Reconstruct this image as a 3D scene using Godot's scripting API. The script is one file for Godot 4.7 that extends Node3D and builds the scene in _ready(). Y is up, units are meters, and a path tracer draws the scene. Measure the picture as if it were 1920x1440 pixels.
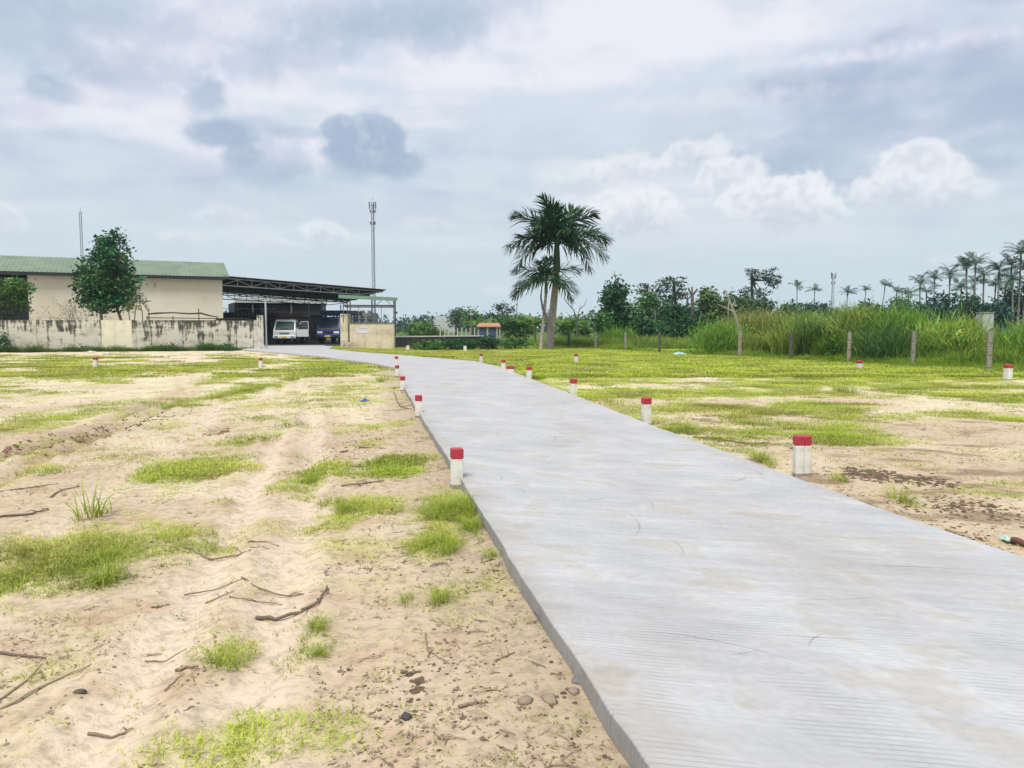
extends Node3D

const EXPO := 2.4
var rng := RandomNumberGenerator.new()
var mats := {}
var used := {}
var cloud_a := FastNoiseLite.new()
var cloud_b := FastNoiseLite.new()
var cloud_c := FastNoiseLite.new()
var soil_a := FastNoiseLite.new()
var soil_b := FastNoiseLite.new()
var soil_c := FastNoiseLite.new()
var patches := PackedFloat32Array()
var tracks := []
var ruts := []


class MB:
	var v := PackedVector3Array()
	var n := PackedVector3Array()
	var u := PackedVector2Array()
	var c := PackedColorArray()
	var ix := PackedInt32Array()
	var col := Color(1, 1, 1)

	func tri(a: Vector3, b: Vector3, d: Vector3) -> void:
		var nn := (b - a).cross(d - a).normalized()
		var k := v.size()
		v.append(a); v.append(b); v.append(d)
		for i in 3:
			n.append(nn); c.append(col); u.append(Vector2.ZERO)
		ix.append(k); ix.append(k + 2); ix.append(k + 1)

	func quad(a: Vector3, b: Vector3, d: Vector3, e: Vector3) -> void:
		var nn := (d - a).cross(e - b).normalized()
		var k := v.size()
		v.append(a); v.append(b); v.append(d); v.append(e)
		u.append(Vector2(0, 1)); u.append(Vector2(1, 1)); u.append(Vector2(1, 0)); u.append(Vector2(0, 0))
		for i in 4:
			n.append(nn); c.append(col)
		ix.append_array(PackedInt32Array([k, k + 2, k + 1, k, k + 3, k + 2]))

	func out(a: Vector3, b: Vector3, d: Vector3, e: Vector3, mid: Vector3) -> void:
		if (d - a).cross(e - b).dot((a + b + d + e) * 0.25 - mid) < 0.0:
			quad(a, e, d, b)
		else:
			quad(a, b, d, e)

	func box(t: Transform3D, size: Vector3, bev := 0.0) -> void:
		var h := size * 0.5
		var mid := t.origin
		var g := Vector3(h.x - bev, h.y - bev, h.z - bev)
		for s in [-1.0, 1.0]:
			out(t * Vector3(s * h.x, -g.y, -g.z), t * Vector3(s * h.x, g.y, -g.z), t * Vector3(s * h.x, g.y, g.z), t * Vector3(s * h.x, -g.y, g.z), mid)
			out(t * Vector3(-g.x, s * h.y, -g.z), t * Vector3(g.x, s * h.y, -g.z), t * Vector3(g.x, s * h.y, g.z), t * Vector3(-g.x, s * h.y, g.z), mid)
			out(t * Vector3(-g.x, -g.y, s * h.z), t * Vector3(g.x, -g.y, s * h.z), t * Vector3(g.x, g.y, s * h.z), t * Vector3(-g.x, g.y, s * h.z), mid)
			if bev > 0.0:
				for r in [-1.0, 1.0]:
					out(t * Vector3(s * h.x, r * g.y, -g.z), t * Vector3(s * h.x, r * g.y, g.z), t * Vector3(s * g.x, r * h.y, g.z), t * Vector3(s * g.x, r * h.y, -g.z), mid)
					out(t * Vector3(s * h.x, -g.y, r * g.z), t * Vector3(s * h.x, g.y, r * g.z), t * Vector3(s * g.x, g.y, r * h.z), t * Vector3(s * g.x, -g.y, r * h.z), mid)
					out(t * Vector3(-g.x, s * h.y, r * g.z), t * Vector3(g.x, s * h.y, r * g.z), t * Vector3(g.x, s * g.y, r * h.z), t * Vector3(-g.x, s * g.y, r * h.z), mid)
					for q in [-1.0, 1.0]:
						var a := t * Vector3(s * h.x, r * g.y, q * g.z)
						var b := t * Vector3(s * g.x, r * h.y, q * g.z)
						var d := t * Vector3(s * g.x, r * g.y, q * h.z)
						if (b - a).cross(d - a).dot(a - mid) < 0.0:
							tri(a, d, b)
						else:
							tri(a, b, d)

	func bx(x: float, y: float, z: float, w: float, h: float, d: float, bev := 0.0) -> void:
		box(Transform3D(Basis(), Vector3(x, y, z)), Vector3(w, h, d), bev)

	func bar(a: Vector3, b: Vector3, w: float, h := -1.0) -> void:
		var f := (b - a)
		var l := f.length()
		var up := Vector3.UP if absf(f.normalized().y) < 0.95 else Vector3.RIGHT
		var zz := f.normalized()
		var xx := up.cross(zz).normalized()
		box(Transform3D(Basis(xx, zz.cross(xx), zz), (a + b) * 0.5), Vector3(w, w if h < 0.0 else h, l))

	func tube(pts: Array, radii: Array, sides := 6, cap := true) -> void:
		var base := v.size()
		var m := pts.size()
		var side := Vector3.ZERO
		for i in m:
			var f: Vector3 = (pts[mini(i + 1, m - 1)] - pts[maxi(i - 1, 0)])
			f = f.normalized()
			if i == 0:
				side = f.cross(Vector3.UP if absf(f.y) < 0.9 else Vector3.RIGHT).normalized()
			else:
				side = (side - f * side.dot(f)).normalized()
			var other := f.cross(side)
			for k in sides + 1:
				var a := TAU * k / sides
				var d := side * cos(a) + other * sin(a)
				v.append(pts[i] + d * float(radii[i]))
				n.append(d); c.append(col)
				u.append(Vector2(float(k) / sides, float(i) / (m - 1)))
		for i in m - 1:
			for k in sides:
				var p := base + i * (sides + 1) + k
				var q := p + sides + 1
				ix.append_array(PackedInt32Array([p, q, p + 1, p + 1, q, q + 1]))
		if cap:
			for e in [0, m - 1]:
				var f2: Vector3 = (pts[1] - pts[0]).normalized() * -1.0 if e == 0 else (pts[m - 1] - pts[m - 2]).normalized()
				var k0 := v.size()
				v.append(pts[e]); n.append(f2); c.append(col); u.append(Vector2.ZERO)
				for k in sides + 1:
					v.append(v[base + e * (sides + 1) + k]); n.append(f2); c.append(col); u.append(Vector2.ZERO)
				for k in sides:
					if e == 0:
						ix.append_array(PackedInt32Array([k0, k0 + 1 + k, k0 + 2 + k]))
					else:
						ix.append_array(PackedInt32Array([k0, k0 + 2 + k, k0 + 1 + k]))

	func leaf(p: Vector3, along: Vector3, nrm: Vector3, l: float, w: float) -> void:
		var s := along.cross(nrm).normalized() * w * 0.5
		var nn := s.cross(along).normalized()
		var k := v.size()
		v.append(p); v.append(p + along * l * 0.5 + s); v.append(p + along * l); v.append(p + along * l * 0.5 - s)
		if nn.dot(nrm) < 0.0:
			nn = -nn
		var flip := (v[k + 1] - v[k]).cross(v[k + 2] - v[k]).dot(nn) < 0.0
		for i in 4:
			n.append(nn); c.append(col); u.append(Vector2.ZERO)
		if flip:
			ix.append_array(PackedInt32Array([k, k + 1, k + 2, k, k + 2, k + 3]))
		else:
			ix.append_array(PackedInt32Array([k, k + 2, k + 1, k, k + 3, k + 2]))

	func mesh(m: Material) -> ArrayMesh:
		var a := []
		a.resize(Mesh.ARRAY_MAX)
		a[Mesh.ARRAY_VERTEX] = v
		a[Mesh.ARRAY_NORMAL] = n
		a[Mesh.ARRAY_TEX_UV] = u
		a[Mesh.ARRAY_COLOR] = c
		a[Mesh.ARRAY_INDEX] = ix
		var am := ArrayMesh.new()
		am.add_surface_from_arrays(Mesh.PRIMITIVE_TRIANGLES, a)
		am.surface_set_material(0, m)
		return am


# ---------- naming ----------
func numbered(called: String) -> String:
	if not used.has(called):
		used[called] = 0
		return called
	used[called] += 1
	return "%s_%03d" % [called, used[called]]


func tag(o: Node3D, label: String, category: String, group := "", kind := "") -> void:
	if label: o.set_meta("label", label)
	if category: o.set_meta("category", category)
	if group: o.set_meta("group", group)
	if kind: o.set_meta("kind", kind)


func thing(called: String, label: String, category: String, at := Vector3.ZERO, turn := 0.0, group := "") -> Node3D:
	var o := Node3D.new()
	o.name = numbered(called)
	add_child(o, true)
	o.position = at
	o.rotation.y = turn
	tag(o, label, category, group)
	return o


func part(called: String, m: Mesh, parent: Node3D, at := Vector3.ZERO) -> MeshInstance3D:
	var o := MeshInstance3D.new()
	o.name = called
	o.mesh = m
	var k := 1
	while parent.has_node(NodePath(String(o.name))):
		o.name = "%s_%03d" % [called, k]
		k += 1
	parent.add_child(o, true)
	o.position = at
	return o


func single(called: String, m: Mesh, label: String, category: String, at := Vector3.ZERO, turn := 0.0, group := "") -> MeshInstance3D:
	var o := MeshInstance3D.new()
	o.name = numbered(called)
	o.mesh = m
	add_child(o, true)
	o.position = at
	o.rotation.y = turn
	tag(o, label, category, group)
	return o


func setting(called: String, m: Mesh, label := "") -> MeshInstance3D:
	var o := single(called, m, label, "")
	o.set_meta("kind", "structure")
	return o


func scatter(called: String, m: Mesh, where: Array, tint: PackedColorArray, label: String, category: String) -> void:
	var mm := MultiMesh.new()
	mm.transform_format = MultiMesh.TRANSFORM_3D
	mm.use_colors = true
	mm.mesh = m
	mm.instance_count = where.size()
	for i in where.size():
		mm.set_instance_transform(i, where[i])
		mm.set_instance_color(i, tint[i])
	var o := MultiMeshInstance3D.new()
	o.name = numbered(called)
	o.multimesh = mm
	add_child(o, true)
	tag(o, label, category, "", "stuff")


# ---------- materials ----------
func lin(r: float, g: float, b: float) -> Color:
	return Color(r, g, b).linear_to_srgb()


func ntex(size: int, freq: float, octaves: int, lo: Color, mid: Color, hi: Color, sd := 1, kind := FastNoiseLite.TYPE_SIMPLEX_SMOOTH) -> NoiseTexture2D:
	var f := FastNoiseLite.new()
	f.seed = sd
	f.noise_type = kind
	f.frequency = freq
	f.fractal_octaves = octaves
	f.fractal_gain = 0.6
	var t := NoiseTexture2D.new()
	t.width = size
	t.height = size
	t.seamless = true
	t.generate_mipmaps = false
	t.noise = f
	var g := Gradient.new()
	g.offsets = PackedFloat32Array([0.0, 0.5, 1.0])
	g.colors = PackedColorArray([lo, mid, hi])
	t.color_ramp = g
	return t


func grey(x: float) -> Color:
	return Color(x, x, x)


func mat(key: String, c: Color, rough := 0.85, metal := 0.0, tex: Texture2D = null, scale := 1.0) -> StandardMaterial3D:
	if mats.has(key):
		return mats[key]
	var m := StandardMaterial3D.new()
	m.resource_name = key
	m.albedo_color = c
	m.roughness = rough
	m.metallic = metal
	m.vertex_color_use_as_albedo = true
	if tex:
		m.albedo_texture = tex
		m.uv1_triplanar = true
		m.uv1_scale = Vector3.ONE * scale
	mats[key] = m
	return m


func foliage(key: String, back := 0.75) -> StandardMaterial3D:
	var m := mat(key, Color.WHITE, 0.6)
	m.backlight_enabled = true
	m.backlight = Color(back, back, back)
	m.metallic_specular = 0.35
	return m


func sstep(a: float, b: float, x: float) -> float:
	return smoothstep(a, b, x)


# ---------- sky ----------
func s2l(r: float, g: float, b: float) -> Vector3:
	var c := Color(r / 255.0, g / 255.0, b / 255.0).srgb_to_linear()
	return Vector3(c.r, c.g, c.b) / EXPO


var sky_blobs := []
var sky_cols := []


func sky_at(az: float, el: float) -> Vector3:
	var a := deg_to_rad(az)
	var e := deg_to_rad(maxf(el, 0.0))
	var y := sin(e)
	var k := cos(e) / (y + 0.10)
	var px := sin(a) * k
	var pz := -cos(a) * k
	var c: Vector3 = sky_cols[0].lerp(sky_cols[1], sstep(0.0, 22.0, el))
	var n1 := cloud_a.get_noise_2d(px * 30.0, pz * 60.0)
	var n2 := cloud_b.get_noise_2d(px * 46.0, pz * 46.0)
	var n3 := cloud_c.get_noise_2d(az * 14.0, el * 24.0)
	# thin grey-lavender veil, then pale wisps, then heavy grey masses
	c = c.lerp(sky_cols[6], 0.75 * sstep(-0.1, 0.4, -n1 * 0.8 + n3 * 0.55) * sstep(1.0, 9.0, el))
	c = c.lerp(sky_cols[2], 0.95 * sstep(0.0, 0.42, n1 + n3 * 0.35) * sstep(3.0, 12.0, el))
	var left := sstep(9.0, -13.0, az)
	var bias := (0.42 * left - 0.12) * sstep(11.0, 22.0, el) + 0.16 * sstep(35.0, 60.0, el)
	c = c.lerp(sky_cols[3], 0.85 * sstep(0.06, 0.5, n2 + bias + n3 * 0.22) * sstep(5.0, 14.0, el))
	c = c.lerp(sky_cols[7], 0.45 * sstep(0.22, 0.6, n2 + bias - 0.08 + n3 * 0.35) * sstep(10.0, 18.0, el))
	if absf(az) < 48.0 and el < 40.0:
		var n4 := cloud_c.get_noise_2d(az * 95.0 + 300.0, el * 110.0)
		n3 = cloud_c.get_noise_2d(az * 30.0, el * 36.0)
		for b in sky_blobs:
			var dx: float = (az - b[0]) / b[2]
			var dy: float = (el - b[1]) / b[3]
			var r := dx * dx + dy * dy
			if r > 5.0:
				continue
			var d := 1.0 - sqrt(r) + 0.36 * n3 + 0.14 * n4
			var soft: float = b[6]
			var w := sstep(0.0, soft + maxf(0.0, -dy) * 0.9, d) * float(b[5])
			if b[4] == 0:
				c = c.lerp(sky_cols[4].lerp(sky_cols[6], clampf(0.45 * sstep(0.5, 0.0, d) + 0.5 * n3 + 0.5 * n4 + 0.15 * dy, 0.0, 0.8)), w)
			elif b[4] == 1:
				w *= sstep(-1.3, 0.1, dy + 0.5 * n3)
				var t := clampf(0.75 * sstep(0.15, 1.0, d + n4 * 0.5 + n3 * 0.3) + 0.7 * sstep(0.3, -0.6, dy + n3 * 0.4), 0.0, 1.0)
				c = c.lerp(sky_cols[8].lerp(sky_cols[5], t), w)
			else:
				c = c.lerp(sky_cols[2], w * (0.75 + 0.5 * n4))
	c *= 1.0 + 0.55 * sstep(38.0, 80.0, el)
	return c


func make_sky() -> ImageTexture:
	for k in [[cloud_a, 11, 0.012], [cloud_b, 25, 0.010], [cloud_c, 37, 0.010]]:
		var f: FastNoiseLite = k[0]
		f.seed = k[1]
		f.frequency = k[2]
		f.noise_type = FastNoiseLite.TYPE_SIMPLEX_SMOOTH
		f.fractal_octaves = 6
		f.fractal_gain = 0.52
	sky_cols = [s2l(214, 227, 234), s2l(214, 224, 238), s2l(239, 239, 249), s2l(181, 193, 218), s2l(170, 188, 212), s2l(211, 219, 231), s2l(207, 217, 230), s2l(162, 178, 204), s2l(243, 245, 250)]
	sky_blobs = [[-9.923, 20.445, 11.155, 3.187, 0, 0.75, 0.9], [-25.219, 18.9, 12.749, 2.988, 0, 0.6, 0.9], [-26.26, 15.987, 10.359, 2.59, 0, 0.6, 0.9], [-3.844, 21.658, 8.765, 2.59, 0, 0.6, 0.9], [-5.389, 19.66, 2.39, 2.39, 0, 0.4, 0.5], [-15.099, 18.46, 5.578, 2.39, 0, 0.5, 0.7], [-31.209, 17.646, 5.976, 3.586, 0, 0.5, 0.9], [-30.205, 14.46, 2.191, 1.355, 0, 0.7, 0.5], [-21.106, 15.293, 1.753, 2.072, 0, 0.7, 0.5], [-17.965, 17.232, 3.586, 1.992, 0, 0.5, 0.8], [-10.414, 12.39, 3.904, 2.47, 0, 1, 0.25], [-9.455, 13.498, 2.39, 1.992, 0, 0.9, 0.3], [-12.268, 13.553, 1.912, 1.434, 0, 0.9, 0.25], [-8.145, 11.561, 2.39, 1.434, 0, 0.8, 0.4], [-20.327, 12.855, 2.47, 1.355, 0, 0.9, 0.3], [-19.082, 11.676, 1.833, 1.753, 0, 0.8, 0.5], [-16.701, 10.841, 5.179, 2.39, 0, 0.7, 0.8], [-18.416, 13.173, 4.382, 1.594, 0, 0.5, 0.6], [-15.206, 13.39, 2.789, 0.637, 0, 0.4, 0.5], [20.9, 10.58, 5.976, 2.191, 0, 0.6, 0.8], [14.14, 12.043, 4.781, 1.992, 0, 0.4, 0.8], [31.796, 10.277, 4.781, 2.39, 0, 0.45, 0.9], [-2.323, 17.361, 9.562, 1.355, 2, 0.85, 0.8], [1.55, 17.024, 13.147, 1.036, 2, 0.7, 0.9], [14.801, 15.482, 11.952, 1.195, 2, 0.5, 0.9], [24.957, 17.405, 11.952, 0.876, 2, 0.7, 0.8], [11.02, 21.655, 4.781, 0.996, 2, 0.8, 0.7], [-27.843, 14.53, 2.39, 0.876, 2, 0.5, 0.7], [-19.288, 19.501, 3.187, 1.195, 2, 0.6, 0.7], [8.149, 11.195, 3.984, 1.434, 1, 0.8, 0.4], [4.684, 10.346, 4.382, 1.992, 1, 0.6, 0.6], [9.145, 7.834, 3.984, 2.47, 1, 0.95, 0.22], [13.411, 11.723, 3.586, 1.793, 1, 0.85, 0.35], [15.639, 10.003, 3.187, 2.39, 1, 0.85, 0.35], [19.243, 8.034, 4.98, 2.629, 1, 1, 0.2], [27.396, 10.066, 3.108, 2.231, 1, 0.9, 0.25], [26.512, 8.737, 4.183, 1.833, 1, 0.85, 0.3], [29.86, 8.373, 2.789, 1.355, 1, 0.7, 0.4], [-13.502, 6.603, 1.992, 1.355, 1, 0.75, 0.3], [-20.299, 7.447, 2.789, 1.195, 1, 0.5, 0.5], [-23.052, 5.898, 1.992, 1.036, 1, 0.5, 0.5], [-33.342, 6.321, 1.594, 1.594, 1, 0.6, 0.4], [-6.261, 7.129, 3.187, 1.036, 1, 0.4, 0.5], [-16.813, 5.765, 2.39, 0.717, 1, 0.5, 0.5], [30.597, 4.354, 3.187, 0.558, 2, 0.6, 0.6], [-0.395, 2.717, 2.39, 0.558, 2, 0.6, 0.6]]
	var w := 768
	var im := Image.create(w, w / 2, false, Image.FORMAT_RGBF)
	im.fill(Color(0.42, 0.38, 0.28))
	for j in w / 4 + 1:
		var el := 90.0 - (j + 0.5) * 360.0 / w
		for i in w:
			var az := (i + 0.5) * 360.0 / w
			var c := sky_at(az if az < 180.0 else az - 360.0, el)
			im.set_pixel(i, j, Color(c.x, c.y, c.z))
	w = 3072
	im.resize(w, w / 2, Image.INTERPOLATE_BILINEAR)
	for j in range(int(w * 54.0 / 360.0), w / 4):
		var el := 90.0 - (j + 0.5) * 360.0 / w
		for i in range(-380, 380):
			var c := sky_at((i + 0.5) * 360.0 / w, el)
			im.set_pixel((i + w) % w, j, Color(c.x, c.y, c.z))
	return ImageTexture.create_from_image(im)


# ---------- ground ----------
const ROAD_L := [Vector2(1.7, 4), Vector2(0.45, -2.44), Vector2(0.14, -3.96), Vector2(-0.41, -6.87), Vector2(-1.36, -11.83), Vector2(-2.66, -18.82), Vector2(-4.11, -27.53), Vector2(-5.64, -31.25), Vector2(-9.69, -38.8), Vector2(-12.72, -43.66), Vector2(-17.3, -50), Vector2(-19.6, -55), Vector2(-21.5, -60.5)]
const ROAD_R := [Vector2(5, 4.6), Vector2(3.85, -1.8), Vector2(3.55, -3.3), Vector2(2.95, -6.2), Vector2(2.12, -11.2), Vector2(1.1, -18.2), Vector2(-0.45, -28.5), Vector2(-1.62, -33.24), Vector2(-6.13, -41.08), Vector2(-9.3, -46), Vector2(-12.6, -53), Vector2(-13.5, -58.2), Vector2(-15.5, -63)]


func edge_x(line: Array, z: float) -> float:
	if z >= line[0].y:
		return line[0].x
	for i in line.size() - 1:
		if z <= line[i].y and z > line[i + 1].y:
			return lerpf(line[i].x, line[i + 1].x, (line[i].y - z) / (line[i].y - line[i + 1].y))
	return line[-1].x - (line[-1].y - z) * 1.2


func near_line(line: Array, p: Vector2) -> float:
	var best := 1e9
	for i in line.size() - 1:
		var a: Vector2 = line[i]
		var b: Vector2 = line[i + 1]
		var t := clampf((p - a).dot(b - a) / (b - a).length_squared(), 0.0, 1.0)
		best = minf(best, p.distance_squared_to(a + (b - a) * t))
	return sqrt(best)


func grass_at(x: float, z: float) -> float:
	if z > 1.0:
		return 0.2
	var xl := edge_x(ROAD_L, z)
	var xr := edge_x(ROAD_R, z)
	if x > xl - 0.03 and x < xr + 0.03 and z > -57.0:
		return 0.0
	var n1 := soil_a.get_noise_2d(x, z)
	var n2 := soil_b.get_noise_2d(x, z)
	var best := 0.0
	for i in range(0, patches.size(), 5):
		var dx := absf(x - patches[i]) / patches[i + 2]
		if dx > 1.6:
			continue
		var dz := absf(z - patches[i + 1]) / patches[i + 3]
		if dz > 1.6:
			continue
		var d := 1.0 - sqrt(dx * dx + dz * dz) + 0.65 * n1 + 0.7 * n2
		best = maxf(best, sstep(0.0, 0.95, d) * patches[i + 4])
	var band := soil_c.get_noise_2d(x * 0.55, z)
	if x > xr:
		var far := sstep(-5.0, -24.0, z)
		var w := -0.26 + 0.85 * far + band * 1.0 + n1 * 0.6 + n2 * 0.55
		w += 0.28 * sstep(-24.0, -32.0, z)
		best = maxf(best, sstep(0.0, 0.7, w) * 0.95)
	elif z < -10.0:
		var far2 := sstep(-11.0, -20.0, z)
		var w2 := -0.36 + 0.55 * far2 + band * 1.0 + n1 * 0.6 + n2 * 0.6
		var p := Vector2(x, z)
		for t in tracks:
			w2 -= 0.7 * sstep(t[0] * 1.5, t[0] * 0.5, near_line(t[1], p) + n1 * 0.5)
		w2 -= 0.8 * sstep(-41.0, -46.0, z)
		best = maxf(best, sstep(0.0, 0.8, w2) * 0.85)
	if z > -13.0 and x < xl:
		var v := 0.34 * sstep(0.0, 0.5, n1 * 0.9 + n2 * 0.5 + band * 0.5)
		var p2 := Vector2(x, z)
		for t in ruts:
			if t[3] < 0.2:
				v *= sstep(0.15, 0.45, near_line(t[1], p2))
		best = maxf(best, v)
	if z < -62.0:
		best = 0.9
	return best


func ground_h(x: float, z: float) -> float:
	var h := 0.02 * soil_a.get_noise_2d(x * 1.4, z * 1.4) + 0.014 * soil_b.get_noise_2d(x * 1.6, z * 1.6)
	var p := Vector2(x, z)
	if z > -40.0 and x < 1.0:
		for r in ruts:
			var d := near_line(r[1], p)
			if d < r[0] * 3.0:
				var q: float = d / r[0]
				var rag := 0.7 + 0.8 * soil_b.get_noise_2d(x * 2.0, z * 2.0)
				h += r[2] * (-exp(-q * q * 2.0) + 0.9 * exp(-(q - 1.2) * (q - 1.2) * 5.0) * rag)
		var dr := x - edge_x(ROAD_R, z)
		if dr > -0.5 and z < 0.0:
			h -= 0.055 * sstep(-0.1, 0.3, dr) * (1.0 - sstep(2.0, 7.0, dr))
	if z < -80.0:
		h += sstep(-80.0, -300.0, z) * 0.5 * soil_a.get_noise_2d(x * 0.05, z * 0.05)
	if h > 0.05 and z > -60.0 and x > edge_x(ROAD_L, z) - 0.1 and x < edge_x(ROAD_R, z) + 0.1:
		h = 0.05
	return h


func make_ground() -> void:
	var zs := PackedFloat32Array()
	var z := 8.0
	while z > -900.0:
		zs.append(z)
		z -= 0.5 if z > -1.0 else maxf(0.05, 0.0115 * absf(z))
	var xs := PackedFloat32Array()
	var x := 0.0
	var right := PackedFloat32Array()
	while x < 900.0:
		right.append(x)
		x += maxf(0.075, 0.024 * x)
	for i in range(right.size() - 1, 0, -1):
		xs.append(-right[i])
	xs.append_array(right)
	var b := MB.new()
	var w := xs.size()
	var total := w * zs.size()
	b.v.resize(total); b.n.resize(total); b.u.resize(total); b.c.resize(total)
	var sand := Vector3(0.53, 0.425, 0.305)
	var pale := Vector3(0.68, 0.60, 0.43)
	var red := Vector3(0.40, 0.255, 0.165)
	var dark := Vector3(0.25, 0.185, 0.12)
	var moss := Vector3(0.44, 0.47, 0.10)
	var lush := Vector3(0.10, 0.17, 0.03)
	for j in zs.size():
		z = zs[j]
		for i in w:
			x = xs[i]
			var k := j * w + i
			b.v[k] = Vector3(x, ground_h(x, z), z)
			b.u[k] = Vector2(x, z)
			var n1 := soil_a.get_noise_2d(x * 0.5 + 90.0, z * 0.5)
			var n2 := soil_b.get_noise_2d(x * 0.7, z * 0.7 + 40.0)
			var c := sand.lerp(pale, clampf(0.12 + n1 * 1.1 + 0.75 * sstep(-7.0, -20.0, z), 0.0, 1.0))
			c = c.lerp(red, clampf(n2 * 1.4 - 0.25, 0.0, 0.5) * (1.0 - sstep(-10.0, -25.0, z)))
			if z > -40.0 and z < 2.0:
				var p := Vector2(x, z)
				for r in (ruts if x < 1.0 else []):
					var d := near_line(r[1], p)
					c = c.lerp((red if n1 > -0.1 else dark) if r[3] > 0.2 else Vector3(0.66, 0.545, 0.43), sstep(r[0] * 1.5, r[0] * 0.4, d + n2 * 0.14) * (0.5 * r[3] if r[3] > 0.2 else 0.75))
				var xr := edge_x(ROAD_R, z)
				if x > xr and z > -14.0:
					var s := soil_c.get_noise_2d(x * 2.0, z * 5.0)
					c = c.lerp(dark, 0.8 * sstep(0.08, 0.4, s + n2 * 0.4 - 0.03 * (x - xr)))
				var xl := edge_x(ROAD_L, z)
				c = c.lerp(sand * 0.78, 0.7 * sstep(xl - 0.9, xl - 0.1, x + n1 * 0.5) * (1.0 if x < xr else 0.0))
			var g := grass_at(x, z)
			c = c.lerp(moss, g * 0.7)
			if z < -50.0:
				c = c.lerp(lush, sstep(-52.0, -64.0, z) * (1.0 if x > -9.0 else sstep(-85.0, -95.0, z)))
			b.c[k] = Color(c.x, c.y, c.z)
	for j in zs.size():
		var ja := maxi(j - 1, 0)
		var jb := mini(j + 1, zs.size() - 1)
		for i in w:
			var ia := maxi(i - 1, 0)
			var ib := mini(i + 1, w - 1)
			var dx := b.v[j * w + ib] - b.v[j * w + ia]
			var dz := b.v[ja * w + i] - b.v[jb * w + i]
			b.n[j * w + i] = dz.cross(dx).normalized()
	var ids := PackedInt32Array()
	ids.resize((w - 1) * (zs.size() - 1) * 6)
	var q := 0
	for j in zs.size() - 1:
		for i in w - 1:
			var k := j * w + i
			ids[q] = k; ids[q + 1] = k + w; ids[q + 2] = k + 1
			ids[q + 3] = k + 1; ids[q + 4] = k + w; ids[q + 5] = k + w + 1
			q += 6
	# each triangle is listed clockwise as seen from above
	b.ix = ids
	var m := mat("sandy_soil", Color.WHITE, 0.95)
	m.albedo_texture = ntex(1024, 0.02, 7, grey(0.78), grey(0.96), grey(1.0), 4)
	m.uv1_scale = Vector3(0.45, 0.45, 1)
	m.uv2_scale = Vector3(0.45, 0.45, 1)
	m.heightmap_enabled = true
	m.heightmap_texture = ntex(1024, 0.03, 7, grey(0.0), grey(0.5), grey(1.0), 9)
	m.heightmap_scale = 1.0
	m.metallic_specular = 0.2
	setting("ground", b.mesh(m), "pale sandy ground with tyre tracks and thin grass")


func road_image() -> Array:
	var w := 512
	var h := 2048
	var blot := FastNoiseLite.new()
	blot.seed = 5; blot.frequency = 0.006; blot.fractal_octaves = 5
	var fine := FastNoiseLite.new()
	fine.seed = 8; fine.frequency = 0.11; fine.fractal_octaves = 3
	var a := blot.get_seamless_image(w, h).get_data()
	var f := fine.get_seamless_image(w, h).get_data()
	blot.seed = 77; blot.frequency = 0.011
	var m := blot.get_seamless_image(w, h).get_data()
	blot.seed = 177; blot.frequency = 0.004; blot.fractal_octaves = 3
	var wob := blot.get_seamless_image(w, 256)
	wob.resize(w, h)
	var o := wob.get_data()
	fine.seed = 88; fine.frequency = 0.05; fine.fractal_octaves = 5
	var brush := fine.get_seamless_image(64, h)
	brush.resize(w, h, Image.INTERPOLATE_CUBIC)
	var br := brush.get_data()
	var col := PackedByteArray()
	col.resize(w * h * 3)
	var hei := PackedByteArray()
	hei.resize(w * h)
	# a groove about every 36 mm of the 12 m that the picture covers
	for j in h:
		for i in w:
			var k := j * w + i
			var ph := fposmod(j / 6.13 + o[k] * 0.007, 1.0)
			var worn := clampf((m[k] - 124) / 40.0, 0.0, 1.0)
			var gr := maxf(0.0, 1.0 - absf(ph - 0.5) * 6.0) * worn * (0.35 + f[k] / 300.0)
			var t := (a[k] - 128) / 128.0
			var base := 206.0 + t * 11.0 + (f[k] - 128) * 0.06 + (br[k] - 128) * 0.055 - gr * 34.0
			var tan := clampf((118 - m[k]) / 34.0, 0.0, 1.0) * clampf(t * 2.0 + 0.5, 0.0, 1.0)
			col[k * 3] = int(clampf(base - tan * 7.0, 0, 255))
			col[k * 3 + 1] = int(clampf(base + 1.0 - tan * 10.0, 0, 255))
			col[k * 3 + 2] = int(clampf(base + 4.0 - tan * 17.0, 0, 255))
			hei[k] = int(clampf(200.0 - gr * 190.0 + (f[k] - 128) * 0.2, 0, 255))
	# scuffs, scratches and pock marks left in the setting concrete
	var r := RandomNumberGenerator.new()
	r.seed = 66
	for s in 170:
		var px := r.randf_range(20, w - 20)
		var py := r.randf_range(0, h)
		var dir := r.randfn(0.0, 0.5) if s % 3 else r.randf() * TAU
		var turn := r.randfn(0, 0.012)
		var deep := r.randf_range(0.72, 0.93)
		var long := r.randi_range(12, 120) if s % 2 else r.randi_range(1, 4)
		for q in long:
			px += cos(dir)
			py += sin(dir) * 1.3
			dir += turn
			var fade := lerpf(deep, 1.0, absf(q * 2.0 / long - 1.0))
			for dx in (2 if long > 60 else 1):
				var k := (posmod(int(py), h) * w + clampi(int(px) + dx, 0, w - 1)) * 3
				for ch in 3:
					col[k + ch] = int(col[k + ch] * fade)
	return [ImageTexture.create_from_image(Image.create_from_data(w, h, false, Image.FORMAT_RGB8, col)), ImageTexture.create_from_image(Image.create_from_data(w, h, false, Image.FORMAT_L8, hei))]


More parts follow.
